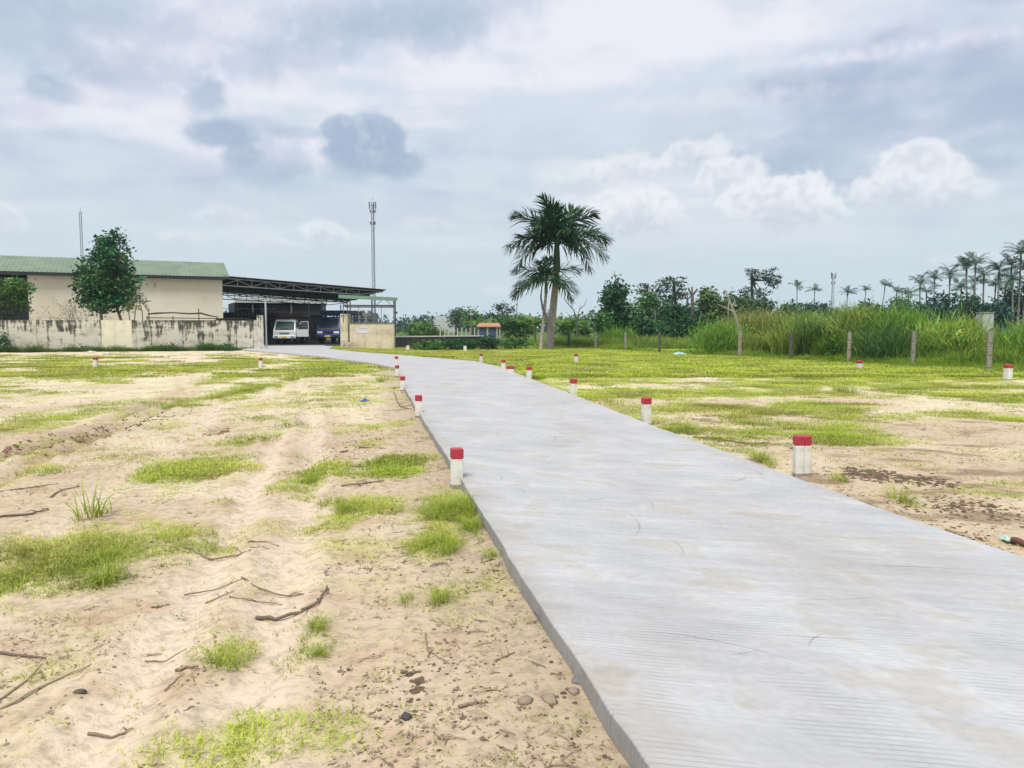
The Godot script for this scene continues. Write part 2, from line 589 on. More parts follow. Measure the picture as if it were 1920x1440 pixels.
func make_road() -> void:
	var b := MB.new()
	var top := 0.10
	var run := 0.0
	var n := ROAD_L.size()
	var wob := FastNoiseLite.new()
	wob.frequency = 0.35
	var ls := []
	var rs := []
	for i in n - 1:
		var steps: int = [20, 8, 14, 22, 22, 20, 8, 10, 6, 5, 4, 4, 4][i]
		for s in steps:
			var t := float(s) / steps
			ls.append(ROAD_L[i].lerp(ROAD_L[i + 1], t))
			rs.append(ROAD_R[i].lerp(ROAD_R[i + 1], t))
	ls.append(ROAD_L[-1]); rs.append(ROAD_R[-1])
	var inner := 12
	for i in ls.size() - 1:
		var l0: Vector2 = ls[i]
		var l1: Vector2 = ls[i + 1]
		var r0: Vector2 = rs[i]
		var r1: Vector2 = rs[i + 1]
		var step := ((l0 + r0) * 0.5).distance_to((l1 + r1) * 0.5)
		var j0 := wob.get_noise_1d(i * 1.0) * 0.02
		var j1 := wob.get_noise_1d((i + 1) * 1.0) * 0.02
		j0 += 0.012 * soil_b.get_noise_2d(i * 7.3, 1.0)
		j1 += 0.012 * soil_b.get_noise_2d((i + 1) * 7.3, 1.0)
		var d0 := (r0 - l0).normalized()
		var d1 := (r1 - l1).normalized()
		var a := Vector3(l0.x + d0.x * j0, top, l0.y + d0.y * j0)
		var c := Vector3(l1.x + d1.x * j1, top, l1.y + d1.y * j1)
		var e := Vector3(r0.x + d0.x * j0, top, r0.y + d0.y * j0)
		var g := Vector3(r1.x + d1.x * j1, top, r1.y + d1.y * j1)
		var k := b.v.size()
		var wide := 3.3
		var ru := run / 12.0
		var rv := (run + step) / 12.0
		# face with rounded arris, top in narrow strips, face; mud splashes and tyre dust tint the concrete
		var cols := 25
		for z in 2:
			var lp := a if z == 0 else c
			var rp := e if z == 0 else g
			var dv := d0 if z == 0 else d1
			var v := ru if z == 0 else rv
			var dd := Vector3(dv.x, 0, dv.y)
			for q in cols:
				var kind := mini(q, cols - 1 - q)
				var left := q < cols / 2
				var p: Vector3
				var nn := Vector3.UP
				var uu := 0.0
				if kind < 2:
					var y := -0.24 if kind == 0 else -0.012
					p = (lp if left else rp) + Vector3(0, y, 0)
					nn = -dd if left else dd
					uu = 0.02 + y * 0.25 if left else 0.98 - y * 0.25
				else:
					var s := float(q - 2) / (cols - 5)
					p = lp.lerp(rp, clampf(s, 0.004, 0.996))
					uu = lerpf(0.004, 0.976, s)
				b.v.append(p); b.n.append(nn); b.u.append(Vector2(uu, v))
				var cc := Color(1, 1, 1)
				if kind < 2:
					cc = Color(0.92, 0.85, 0.72) if kind == 0 else Color(1.0, 0.99, 0.95)
				else:
					var n1 := soil_a.get_noise_2d(p.x * 1.3 + p.z * 0.2 + 11.0, p.z * 0.55)
					var n2 := soil_b.get_noise_2d(p.x * 0.8, p.z * 0.35)
					var across := float(q) / cols
					var lane := exp(-pow((across - 0.56) / 0.13, 2.0)) + 0.7 * exp(-pow((across - 0.22) / 0.10, 2.0))
					var dust := clampf(n1 * 1.3 + n2 * 0.5 + lane * 0.25 - 0.22, 0.0, 1.0)
					cc = cc.lerp(Color(0.80, 0.74, 0.68), dust * 0.5)
					cc = cc * (1.0 + 0.05 * n2)
					cc = cc.lerp(Color(0.82, 0.77, 0.68), 0.6 * sstep(0.05, 0.0, minf(across, 1.0 - across) - 0.08 + n2 * 0.05))
				b.c.append(cc)
		for q in cols - 1:
			b.ix.append_array(PackedInt32Array([k + q, k + cols + q, k + q + 1, k + q + 1, k + cols + q, k + cols + q + 1]))
		run += step
	var pics := road_image()
	var m := mat("brushed_concrete", lin(0.68, 0.68, 0.68), 0.85)
	m.albedo_texture = pics[0]
	m.heightmap_enabled = true
	m.heightmap_texture = pics[1]
	m.heightmap_scale = 0.28
	m.metallic_specular = 0.3
	m.uv2_scale = Vector3(1, 1, 1)
	setting("road", b.mesh(m), "pale grey concrete road with brushed grooves")


# ---------- plants ----------
func blade(b: MB, p: Vector3, yaw: float, l: float, w: float, lean: float, segs: int, c0: Color, c1: Color) -> void:
	var f := Vector3(cos(yaw), 0, sin(yaw))
	var s := Vector3(-f.z, 0, f.x)
	var pts := []
	for i in segs + 1:
		var t := float(i) / segs
		var bend := lean * t * t
		pts.append(p + f * (l * lean * t * (0.25 + 0.65 * t)) + Vector3.UP * l * (t - 0.42 * bend * t))
	for i in segs:
		var t0 := float(i) / segs
		var t1 := float(i + 1) / segs
		var w0 := w * (1.0 - t0 * t0 * 0.9)
		var w1 := w * (1.0 - t1 * t1 * 0.9)
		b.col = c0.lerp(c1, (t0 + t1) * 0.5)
		if i == segs - 1:
			b.tri(pts[i] - s * w0 * 0.5, pts[i] + s * w0 * 0.5, pts[i + 1])
		else:
			b.quad(pts[i] - s * w0 * 0.5, pts[i] + s * w0 * 0.5, pts[i + 1] + s * w1 * 0.5, pts[i + 1] - s * w1 * 0.5)


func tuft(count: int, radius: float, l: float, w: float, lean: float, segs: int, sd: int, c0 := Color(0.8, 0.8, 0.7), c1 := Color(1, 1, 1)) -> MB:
	var r := RandomNumberGenerator.new()
	r.seed = sd
	var b := MB.new()
	for i in count:
		var a := r.randf() * TAU
		var d := sqrt(r.randf()) * radius
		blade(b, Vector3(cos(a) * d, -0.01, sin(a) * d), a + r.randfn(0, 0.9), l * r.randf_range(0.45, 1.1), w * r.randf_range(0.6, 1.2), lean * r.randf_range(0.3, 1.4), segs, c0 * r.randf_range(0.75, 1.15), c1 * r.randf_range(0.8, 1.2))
	return b


func crown(b: MB, boxes: Array, leaves: int, size: float, tint: Color, vary: float, sd: int, flat := 0.0, per := 22, grassy := false) -> Array:
	var r := RandomNumberGenerator.new()
	r.seed = sd
	var centres := []
	var total := 0.0
	for q in boxes:
		total += q[1].x * q[1].y + q[1].z * q[1].y
	for q in boxes:
		var part_of: float = (q[1].x * q[1].y + q[1].z * q[1].y) / total
		var clumps := int(leaves * part_of / per)
		var mid: Vector3 = q[0]
		var half: Vector3 = q[1]
		for i in clumps:
			var d := Vector3(r.randfn(), r.randfn(), r.randfn()).normalized()
			var rad := pow(r.randf(), 0.4)
			if r.randf() < 0.18:
				rad *= 1.12
			var p := mid + d * half * rad
			if r.randf() < 0.2:
				centres.append(p)
			var tone := clampf(1.0 + r.randfn(0, vary), 0.4, 1.9)
			var warm := r.randfn(0, 0.14 * vary / 0.3)
			var spread := size * r.randf_range(1.0, 2.0)
			for k in int(per * r.randf_range(0.6, 1.4)):
				var o := Vector3(r.randfn(), r.randfn() * (0.75 - 0.55 * flat), r.randfn()) * spread * 0.6
				var nrm := (Vector3(r.randfn(), r.randfn() + 0.7 + 1.8 * flat, r.randfn()) + d * 0.6).normalized()
				var al := Vector3(r.randfn(), r.randfn() * 0.6 - 0.25, r.randfn())
				al = (al - nrm * al.dot(nrm)).normalized()
				var t := tone * r.randf_range(0.75, 1.3)
				b.col = Color(tint.r * t * (1.0 + warm), tint.g * t, tint.b * t * (1.0 - warm * 0.5))
				var s := size * r.randf_range(0.7, 1.35)
				if grassy:
					al = (Vector3(r.randfn() * 0.5, 1.0, r.randfn() * 0.5) + d * 0.5).normalized()
					nrm = Vector3(r.randfn(), 0.3, r.randfn())
					nrm = (nrm - al * nrm.dot(al)).normalized()
				b.leaf(p + o, al, nrm, s, s * (0.045 if grassy else 0.55))
	return centres


func lumps(mid: Vector3, half: Vector3, count: int, sd: int) -> Array:
	var r := RandomNumberGenerator.new()
	r.seed = sd
	var q := [[mid + Vector3(0, -half.y * 0.1, 0), half * 0.7]]
	for i in count:
		var d := Vector3(r.randfn(), r.randfn() + 0.15, r.randfn()).normalized()
		q.append([mid + d * half * r.randf_range(0.5, 0.72), half * r.randf_range(0.26, 0.46)])
	return q


func tree(called: String, label: String, at: Vector3, boxes: Array, leaves: int, size: float, tint: Color, opt := {}) -> Node3D:
	var t := thing(called, label, opt.get("cat", "tree"), at, 0.0, opt.get("group", ""))
	var sd: int = hash(label) % 100000
	var b := MB.new()
	var tips := crown(b, boxes, leaves, size, tint, opt.get("vary", 0.3), sd, opt.get("flat", 0.0), 22, opt.get("grassy", false))
	part("crown", b.mesh(foliage("leaves", 0.7)), t)
	if opt.get("bush", false):
		return t
	var r := RandomNumberGenerator.new()
	r.seed = sd + 1
	var tr := MB.new()
	var low: Vector3 = boxes[0][0]
	var r0: float = opt.get("trunk", 0.16)
	var bark: Color = opt.get("bark", Color(0.16, 0.13, 0.10))
	tr.col = bark
	var stems: int = opt.get("stems", 1)
	var fork := Vector3(low.x, maxf(low.y - boxes[0][1].y * 0.75, 0.5), low.z)
	for s in stems:
		var f := fork + Vector3((s - (stems - 1) * 0.5) * opt.get("apart", 0.8), 0, r.randf_range(-0.1, 0.1))
		var base := Vector3((s - (stems - 1) * 0.5) * 0.4, -0.1, 0)
		var bend := Vector3(r.randfn(0, 0.06), 0, r.randfn(0, 0.06)) * f.y
		tr.tube([base, base.lerp(f, 0.08), base.lerp(f, 0.5) + bend, f, low + Vector3(0, boxes[0][1].y * 0.3, 0)], [r0 * 1.3, r0 * 1.02, r0 * 0.85, r0 * 0.75, r0 * 0.3], 8, false)
		for i in mini(tips.size(), opt.get("limbs", 16)):
			var e: Vector3 = tips[r.randi() % tips.size()]
			var m := f.lerp(e, 0.5) + Vector3(0, absf(e.y - f.y) * 0.12, 0) + Vector3(r.randfn(), 0, r.randfn()) * 0.1
			tr.tube([f + Vector3(0, r.randf_range(0, 0.3), 0), m, e], [r0 * 0.42, r0 * 0.24, r0 * 0.08], 5, false)
	part("trunk", tr.mesh(mat("bark", Color.WHITE, 0.9, 0.0, ntex(256, 0.03, 5, grey(0.45), grey(0.8), grey(1.0), 31), 1.2)), t)
	return t


# a feather of leaflets; it starts along +X and its tip sinks
func frond(l: float, pairs: int, ll: float, lw: float, droop: float, sd: int, plume := 0.35, lift := 0.0) -> MB:
	var r := RandomNumberGenerator.new()
	r.seed = sd
	var b := MB.new()
	var pts := []
	var rad := []
	for i in 9:
		var t := i / 8.0
		pts.append(Vector3(l * (t - 0.18 * droop * t * t * t), l * (lift * t - droop * t * t * 0.62), 0))
		rad.append(l * lerpf(0.014, 0.002, t))
	b.col = Color(0.16, 0.22, 0.06)
	b.tube(pts, rad, 5, false)
	for i in pairs:
		var t := lerpf(0.1, 0.995, float(i) / (pairs - 1))
		var k := t * 8.0
		var k0 := mini(int(k), 7)
		var p: Vector3 = pts[k0].lerp(pts[k0 + 1], k - k0)
		var f: Vector3 = (pts[k0 + 1] - pts[k0]).normalized()
		var up := Vector3(-f.y, f.x, 0)
		var long := ll * (0.35 + 0.75 * sin(PI * minf(t * 0.86 + 0.14, 1.0))) if t < 0.97 else ll * 0.35
		for s in [-1.0, 1.0]:
			var ang := lerpf(0.35, 1.15, t) + r.randfn(0, 0.08)
			var d := (Vector3(0, 0, s) * cos(ang) + f * sin(ang) + up * r.randfn(0.12, plume)).normalized()
			var side: Vector3 = d.cross(up).normalized() * lw * 0.5 * s
			var tone := r.randf_range(0.7, 1.25)
			b.col = Color(0.030 * tone, 0.082 * tone, 0.032 * tone)
			var q := p + d * long * 0.55 - Vector3.UP * long * 0.05
			var e := p + d * long * 0.96 - Vector3.UP * long * r.randf_range(0.18, 0.42)
			b.quad(p - side * 0.5, p + side * 0.5, q + side, q - side)
			b.tri(q - side, q + side, e)
	return b


func place_frond(t: Node3D, m: Mesh, at: Vector3, yaw: float, pitch: float, roll: float, sc: float) -> void:
	var o := part("frond", m, t, at)
	o.basis = (Basis(Vector3.UP, yaw) * Basis(Vector3(0, 0, 1), pitch) * Basis(Vector3.RIGHT, roll)).scaled(Vector3.ONE * sc)


func royal_palm(label: String, at: Vector3, crown_at: Vector3, shaft: float, r0: float, list: Array, meshes: Array) -> Node3D:
	var t := thing("royal_palm", label, "palm tree", at)
	var b := MB.new()
	var pts := []
	var rad := []
	for i in 12:
		var k := i / 11.0
		pts.append(Vector3(crown_at.x * k, (crown_at.y - shaft) * k - (0.1 if i == 0 else 0.0), crown_at.z * k))
		rad.append(r0 * (1.35 - 0.5 * sqrt(k)) * (1.0 + 0.10 * sin(k * PI)))
	var top: Vector3 = pts[11]
	b.col = Color(0.52, 0.47, 0.42)
	b.tube(pts, rad, 12, false)
	part("trunk", b.mesh(mat("palm_bark", Color.WHITE, 0.9, 0.0, ntex(256, 0.02, 5, grey(0.6), grey(0.9), grey(1.0), 41), 0.8)), t)
	var c := MB.new()
	c.col = Color(0.09, 0.16, 0.05)
	c.tube([top - Vector3(0, 0.05, 0), top + Vector3(0, shaft * 0.3, 0), top + Vector3(0, shaft * 0.75, 0), top + Vector3(0, shaft * 1.02, 0)], [r0 * 1.05, r0 * 1.08, r0 * 0.8, r0 * 0.45], 12)
	part("crownshaft", c.mesh(mat("palm_sheath", Color.WHITE, 0.5)), t)
	for q in list:
		place_frond(t, meshes[q[4]], top + Vector3(0, shaft * (0.97 - 0.12 * q[5]), 0), deg_to_rad(q[0]), deg_to_rad(q[1]), deg_to_rad(q[2]), q[3])
	return t


func areca(at: Vector3, height: float, label: String, meshes: Array, sd: int, sc := 1.0) -> void:
	var r := RandomNumberGenerator.new()
	r.seed = sd
	var t := thing("areca_palm", label, "palm tree", at, 0.0, "slender palms along the far edge of the field")
	var b := MB.new()
	b.col = Color(0.30, 0.29, 0.25)
	var lean := Vector3(r.randfn(0, 0.03), 0, r.randfn(0, 0.03)) * height
	var top := Vector3(lean.x, height - 0.9 * sc, lean.z)
	b.tube([Vector3(0, -0.1, 0), top * Vector3(0.4, 0.5, 0.4), top], [0.11 * sc, 0.085 * sc, 0.075 * sc], 6, false)
	b.col = Color(0.08, 0.15, 0.05)
	b.tube([top, top + Vector3(0, 0.45 * sc, 0), top + Vector3(0, 0.95 * sc, 0)], [0.085 * sc, 0.10 * sc, 0.05 * sc], 6)
	part("trunk", b.mesh(mat("palm_bark", Color.WHITE)), t)
	var n := r.randi_range(8, 11)
	for i in n:
		var k := float(i) / n
		place_frond(t, meshes[r.randi() % meshes.size()], top + Vector3(0, 0.85 * sc, 0), k * TAU * 2.4 + r.randfn(0, 0.25), deg_to_rad(lerpf(72, 2, k) + r.randfn(0, 8)), r.randfn(0, 0.4), sc * r.randf_range(0.85, 1.12))


func banana_leaf(l: float, w: float, droop: float, sd: int) -> MB:
	var r := RandomNumberGenerator.new()
	r.seed = sd
	var b := MB.new()
	var segs := 12
	var pl := []
	for i in segs + 1:
		var t := float(i) / segs
		var p := Vector3(l * (t - 0.2 * droop * t * t), l * (-droop * t * t * 0.8), 0)
		var hw := w * 0.5 * pow(sin(PI * clampf(t * 0.93 + 0.05, 0, 1)), 0.6)
		pl.append([p, hw])
	for i in segs:
		for s in [-1.0, 1.0]:
			var tear := r.randf_range(0.8, 1.0)
			var sag := r.randf_range(0.15, 0.5)
			var p0: Vector3 = pl[i][0]
			var p1: Vector3 = pl[i + 1][0]
			var e0 := p0 + Vector3(0.03, -pl[i][1] * sag, s * pl[i][1] * tear)
			var e1 := p1 + Vector3(-0.02, -pl[i + 1][1] * sag, s * pl[i + 1][1] * tear)
			var t2 := r.randf_range(0.8, 1.2)
			b.col = Color(0.15 * t2, 0.26 * t2, 0.05 * t2)
			if s > 0.0:
				b.quad(p0, e0, e1, p1)
			else:
				b.quad(p0, p1, e1, e0)
	b.col = Color(0.3, 0.36, 0.14)
	b.tube([pl[0][0] - Vector3(l * 0.12, 0, 0), pl[4][0], pl[8][0], pl[12][0]], [0.03, 0.022, 0.012, 0.004], 5, false)
	return b


func banana(at: Vector3, height: float, label: String, meshes: Array, sd: int) -> void:
	var r := RandomNumberGenerator.new()
	r.seed = sd
	var t := thing("banana_plant", label, "banana plant", at, 0.0, "banana plants in the far thicket")
	var b := MB.new()
	b.col = Color(0.16, 0.18, 0.08)
	var h := height * 0.5
	b.tube([Vector3(0, -0.1, 0), Vector3(0, h * 0.6, 0), Vector3(0, h, 0)], [0.16, 0.12, 0.08], 7, false)
	part("stem", b.mesh(mat("palm_sheath", Color.WHITE)), t)
	for i in 8:
		var o := part("leaf", meshes[r.randi() % meshes.size()], t, Vector3(0, h * r.randf_range(0.9, 1.02), 0))
		o.basis = (Basis(Vector3.UP, i * 2.4 + r.randf()) * Basis(Vector3(0, 0, 1), deg_to_rad(r.randf_range(28, 80)))).scaled(Vector3.ONE * height * 0.31)


# ---------- markers, posts, sticks ----------
func marker(at: Vector3, label: String, called := "marker_post", turn := 0.0, tall := 0.37, wide := 0.11, red := true) -> Node3D:
	var t := thing(called, label, "marker post", at, turn, "red and white boundary markers")
	t.rotation.x = rng.randfn(0, 0.016)
	t.rotation.z = rng.randfn(0, 0.016)
	var b := MB.new()
	var cap := 0.10 if red else 0.0
	b.bx(0, (tall - cap) * 0.5 - 0.15, 0, wide, tall - cap + 0.3, wide, 0.008)
	part("post", b.mesh(mat("marker_white", lin(0.72, 0.72, 0.69), 0.7, 0.0, ntex(256, 0.02, 5, Color(0.84, 0.82, 0.77), Color(0.96, 0.96, 0.94), grey(1.0), 51), 1.4)), t)
	if red:
		var c := MB.new()
		c.bx(0, tall - cap * 0.5, 0, wide + 0.005, cap, wide + 0.005, 0.009)
		part("cap", c.mesh(mat("marker_red", lin(0.46, 0.03, 0.055), 0.55, 0.0, ntex(256, 0.03, 4, grey(0.75), grey(0.95), grey(1.0), 52), 3.0)), t)
	var d := MB.new()
	d.bx(0, 0.005, 0, wide + 0.004, 0.07, wide + 0.004, 0.006)
	part("muddy_foot", d.mesh(mat("marker_mud", lin(0.44, 0.40, 0.34), 0.9, 0.0, ntex(256, 0.04, 4, grey(0.5), grey(0.85), grey(1.0), 53), 4.0)), t)
	return t


func fence_post(at: Vector3, tall: float, label: String, tint: Color, tilt: Vector2, wide := 0.15) -> void:
	var b := MB.new()
	b.col = tint
	var n := 6
	var pts := []
	var rad := []
	for i in n:
		var k := float(i) / (n - 1)
		pts.append(Vector3(tilt.x * k, -0.2 + (tall + 0.2) * k, tilt.y * k))
		rad.append(wide * 0.68 * (1.0 + rng.randfn(0, 0.03)) if i < n - 1 else wide * 0.62)
	b.tube(pts, rad, 4)
	var m := mat("weathered_concrete", Color.WHITE, 0.95, 0.0, ntex(256, 0.015, 6, Color(0.35, 0.35, 0.32), Color(0.78, 0.77, 0.74), grey(1.0), 61), 2.3)
	var o := single("fence_post", b.mesh(m), label, "fence post", at, 0.6, "concrete posts of the overgrown fence")


func stick(pts: Array, r0: float, label: String, tint := Color(0.16, 0.11, 0.075), group := "dead sticks on the sand", twigs := 2, called := "stick") -> void:
	var at: Vector3 = pts[0]
	var b := MB.new()
	b.col = tint
	var q := []
	var rad := []
	for i in pts.size():
		q.append(pts[i] - at + Vector3(0, r0 * 0.8 + ground_h(pts[i].x, pts[i].z), 0))
		rad.append(r0 * lerpf(1.0, 0.45, float(i) / (pts.size() - 1)))
	var fine := []
	var fr := []
	for i in q.size() - 1:
		for k in 4:
			var t := k / 4.0
			fine.append(q[i].lerp(q[i + 1], t) + Vector3(rng.randfn(), rng.randf() * 0.7, rng.randfn()) * r0 * (0.7 if i + k > 0 else 0.0))
			fr.append(lerpf(rad[i], rad[i + 1], t) * rng.randf_range(0.85, 1.1))
	fine.append(q[-1]); fr.append(rad[-1])
	b.tube(fine, fr, 6)
	for i in twigs:
		var p: Vector3 = fine[rng.randi_range(2, fine.size() - 2)]
		var l: float = q[0].distance_to(q[-1]) * rng.randf_range(0.12, 0.3)
		var a := rng.randf() * TAU
		b.tube([p, p + Vector3(cos(a) * l * 0.5, rng.randf_range(0.0, 0.04), sin(a) * l * 0.5), p + Vector3(cos(a + 0.3) * l, 0.005, sin(a + 0.3) * l)], [r0 * 0.5, r0 * 0.35, r0 * 0.15], 5)
	single(called, b.mesh(mat("dead_wood", Color.WHITE, 0.9, 0.0, ntex(256, 0.05, 4, grey(0.5), grey(0.9), grey(1.0), 71), 6.0)), label, "stick", at, 0.0, group)


func scrap(at: Vector3, size: Vector2, tint: Color, label: String, called: String, cat: String, h := 0.05, sd := 1) -> void:
	var r := RandomNumberGenerator.new()
	r.seed = sd
	var b := MB.new()
	b.col = tint
	var n := 6
	var p := []
	for j in n + 1:
		for i in n + 1:
			var x := (float(i) / n - 0.5)
			var z := (float(j) / n - 0.5)
			var edge := 1.0 - 2.0 * maxf(absf(x), absf(z))
			p.append(Vector3(x * size.x * r.randf_range(0.8, 1.1), 0.012 + h * (edge * 0.8 + 0.2) * r.randf(), z * size.y * r.randf_range(0.8, 1.1)))
	for j in n:
		for i in n:
			var k := j * (n + 1) + i
			b.tri(p[k], p[k + n + 1], p[k + 1])
			b.tri(p[k + 1], p[k + n + 1], p[k + n + 2])
	single(called, b.mesh(mat("plastic_film", Color.WHITE, 0.35)), label, cat, at + Vector3(0, ground_h(at.x, at.z), 0), r.randf() * 3.0)


# ---------- buildings ----------
const FRONT := Vector3(-24.6, 0, -65.7)
const ALONG := Vector3(0.9026, 0, -0.4305)
const BACK := Vector3(-0.4305, 0, -0.9026)


# u metres along the front, y up, n metres behind it, in the frame of the warehouse
func yard(called: String, label: String, cat: String) -> Node3D:
	var t := thing(called, label, cat, FRONT)
	t.basis = Basis(ALONG, Vector3.UP, -BACK)
	return t


func slope(b: MB, a: Vector3, c: Vector3, d: Vector3, e: Vector3, thick: float) -> void:
	var dn := Vector3(0, -thick, 0)
	var mid := (a + c + d + e) * 0.25 + dn * 0.5
	b.out(a, c, d, e, mid)
	b.out(a + dn, c + dn, d + dn, e + dn, mid)
	b.out(a, c, c + dn, a + dn, mid)
	b.out(c, d, d + dn, c + dn, mid)
	b.out(d, e, e + dn, d + dn, mid)
	b.out(e, a, a + dn, e + dn, mid)


func plaster(key: String, c: Color, sd: int, dirt := 0.6, sc := 0.35) -> StandardMaterial3D:
	return mat(key, c, 0.92, 0.0, ntex(512, 0.008, 6, Color(dirt, dirt * 0.98, dirt * 0.92), Color(0.95, 0.945, 0.93), grey(1.0), sd), sc)


func ribbed(b: MB, p0: Vector3, du: Vector3, dv: Vector3, pitch: float, h: float) -> void:
	# corrugated sheet: ribs run along dv
	var l := du.length()
	var n := int(l / pitch)
	var up := du.cross(dv).normalized()
	if up.y < 0.0: up = -up
	for i in n:
		var x0 := float(i) / n
		var x1 := (i + 0.62) / n
		var x2 := (i + 0.72) / n
		var x3 := (i + 0.9) / n
		var x4 := float(i + 1) / n
		var ks := [[x0, 0.0], [x1, 0.0], [x2, h], [x3, h], [x4, 0.0]]
		for k in 4:
			var a: Vector3 = p0 + du * ks[k][0] + up * ks[k][1]
			var c: Vector3 = p0 + du * ks[k + 1][0] + up * ks[k + 1][1]
			b.out(a, c, c + dv, a + dv, (a + c + dv) * 0.5 - up * 5.0)


func warehouse() -> void:
	var t := yard("warehouse", "long cream warehouse with a green metal roof behind the stained wall", "warehouse")
	var cream := plaster("cream_wall", lin(0.79, 0.75, 0.66), 101, 0.92, 0.05)
	var w := MB.new()
	w.bx(-7.05, 2.8, -6.2, 14.1, 5.6, 12.4)
	part("wall", w.mesh(cream), t)
	var d := MB.new()
	d.bx(-22.6, 2.75, -7.0, 17.0, 5.5, 10.6)
	part("dark_wing", d.mesh(mat("dark_cladding", lin(0.035, 0.045, 0.065), 0.7)), t)
	var roof := MB.new()
	var e := 5.78
	var rg := 7.32
	slope(roof, Vector3(-32, e, 0.55), Vector3(0.5, e, 0.55), Vector3(0.5, rg, -4.2), Vector3(-32, rg, -4.2), 0.12)
	slope(roof, Vector3(-32, rg, -4.204), Vector3(0.5, rg, -4.204), Vector3(0.5, 4.6, -12.9), Vector3(-32, 4.6, -12.9), 0.12)
	var ro := part("roof", roof.mesh(mat("roof_edge", lin(0.05, 0.07, 0.06), 0.6)), t)
	var sh := MB.new()
	ribbed(sh, Vector3(-32.05, e + 0.015, 0.6), Vector3(32.6, 0, 0), Vector3(0, rg - e, -4.8), 0.30, 0.02)
	part("roof_sheet", sh.mesh(mat("green_sheet", lin(0.185, 0.245, 0.165), 0.55, 0.0, ntex(256, 0.01, 4, grey(0.8), grey(0.95), grey(1.0), 105), 0.15)), ro)
	var g := MB.new()
	g.bx(-16, e - 0.16, 0.50, 32.4, 0.16, 0.18)
	part("gutter", g.mesh(mat("gutter", lin(0.02, 0.022, 0.025), 0.5)), ro)
	var f := MB.new()
	f.out(Vector3(0.0, 5.6, 0.0), Vector3(0.0, 5.6, -12.4), Vector3(0.0, 4.75, -12.4), Vector3(0, rg - 0.15, -4.2), Vector3(-3, 5, -5))
	part("gable", f.mesh(cream), t)
	for k in 2:
		var v := MB.new()
		v.bx(-5.2 - k * 0.7, 5.05 - k * 1.75, 0.03, 0.12, 0.34, 0.06, 0.01)
		part("vent_pipe", v.mesh(mat("vent_pipe", lin(0.4, 0.35, 0.27), 0.8)), t)


func truss_run(t: Node3D, n: float, u0: float, u1: float, y0: float, y1: float, deep: float, bays: int, m: Material) -> void:
	var b := MB.new()
	b.bar(Vector3(u0, y0, -n), Vector3(u1, y1, -n), 0.10)
	var ue := lerpf(u0, u1, 0.84)
	b.bar(Vector3(u0, y0 - deep, -n), Vector3(ue, lerpf(y0, y1, 0.84) - deep * 0.72, -n), 0.08)
	b.bar(Vector3(ue, lerpf(y0, y1, 0.84) - deep * 0.72, -n), Vector3(u1 - 0.1, y1 - 0.05, -n), 0.07)
	var tr := part("truss", b.mesh(m), t)
	for i in bays:
		var k0 := float(i) / bays * 0.84
		var k1 := float(i + 1) / bays * 0.84
		var lo := deep * lerpf(1.0, 0.72, k0 / 0.84)
		var hi := deep * lerpf(1.0, 0.72, k1 / 0.84)
		var v := MB.new()
		v.bar(Vector3(lerpf(u0, u1, k1), lerpf(y0, y1, k1) - 0.05, -n), Vector3(lerpf(u0, u1, k1), lerpf(y0, y1, k1) - hi + 0.04, -n), 0.055)
		part("web_post", v.mesh(m), tr)
		var dg := MB.new()
		if i % 2 == 0:
			dg.bar(Vector3(lerpf(u0, u1, k0), lerpf(y0, y1, k0) - lo + 0.05, -n), Vector3(lerpf(u0, u1, k1), lerpf(y0, y1, k1) - 0.07, -n), 0.05)
		else:
			dg.bar(Vector3(lerpf(u0, u1, k0), lerpf(y0, y1, k0) - 0.07, -n), Vector3(lerpf(u0, u1, k1), lerpf(y0, y1, k1) - hi + 0.05, -n), 0.05)
		part("web_brace", dg.mesh(m), tr)


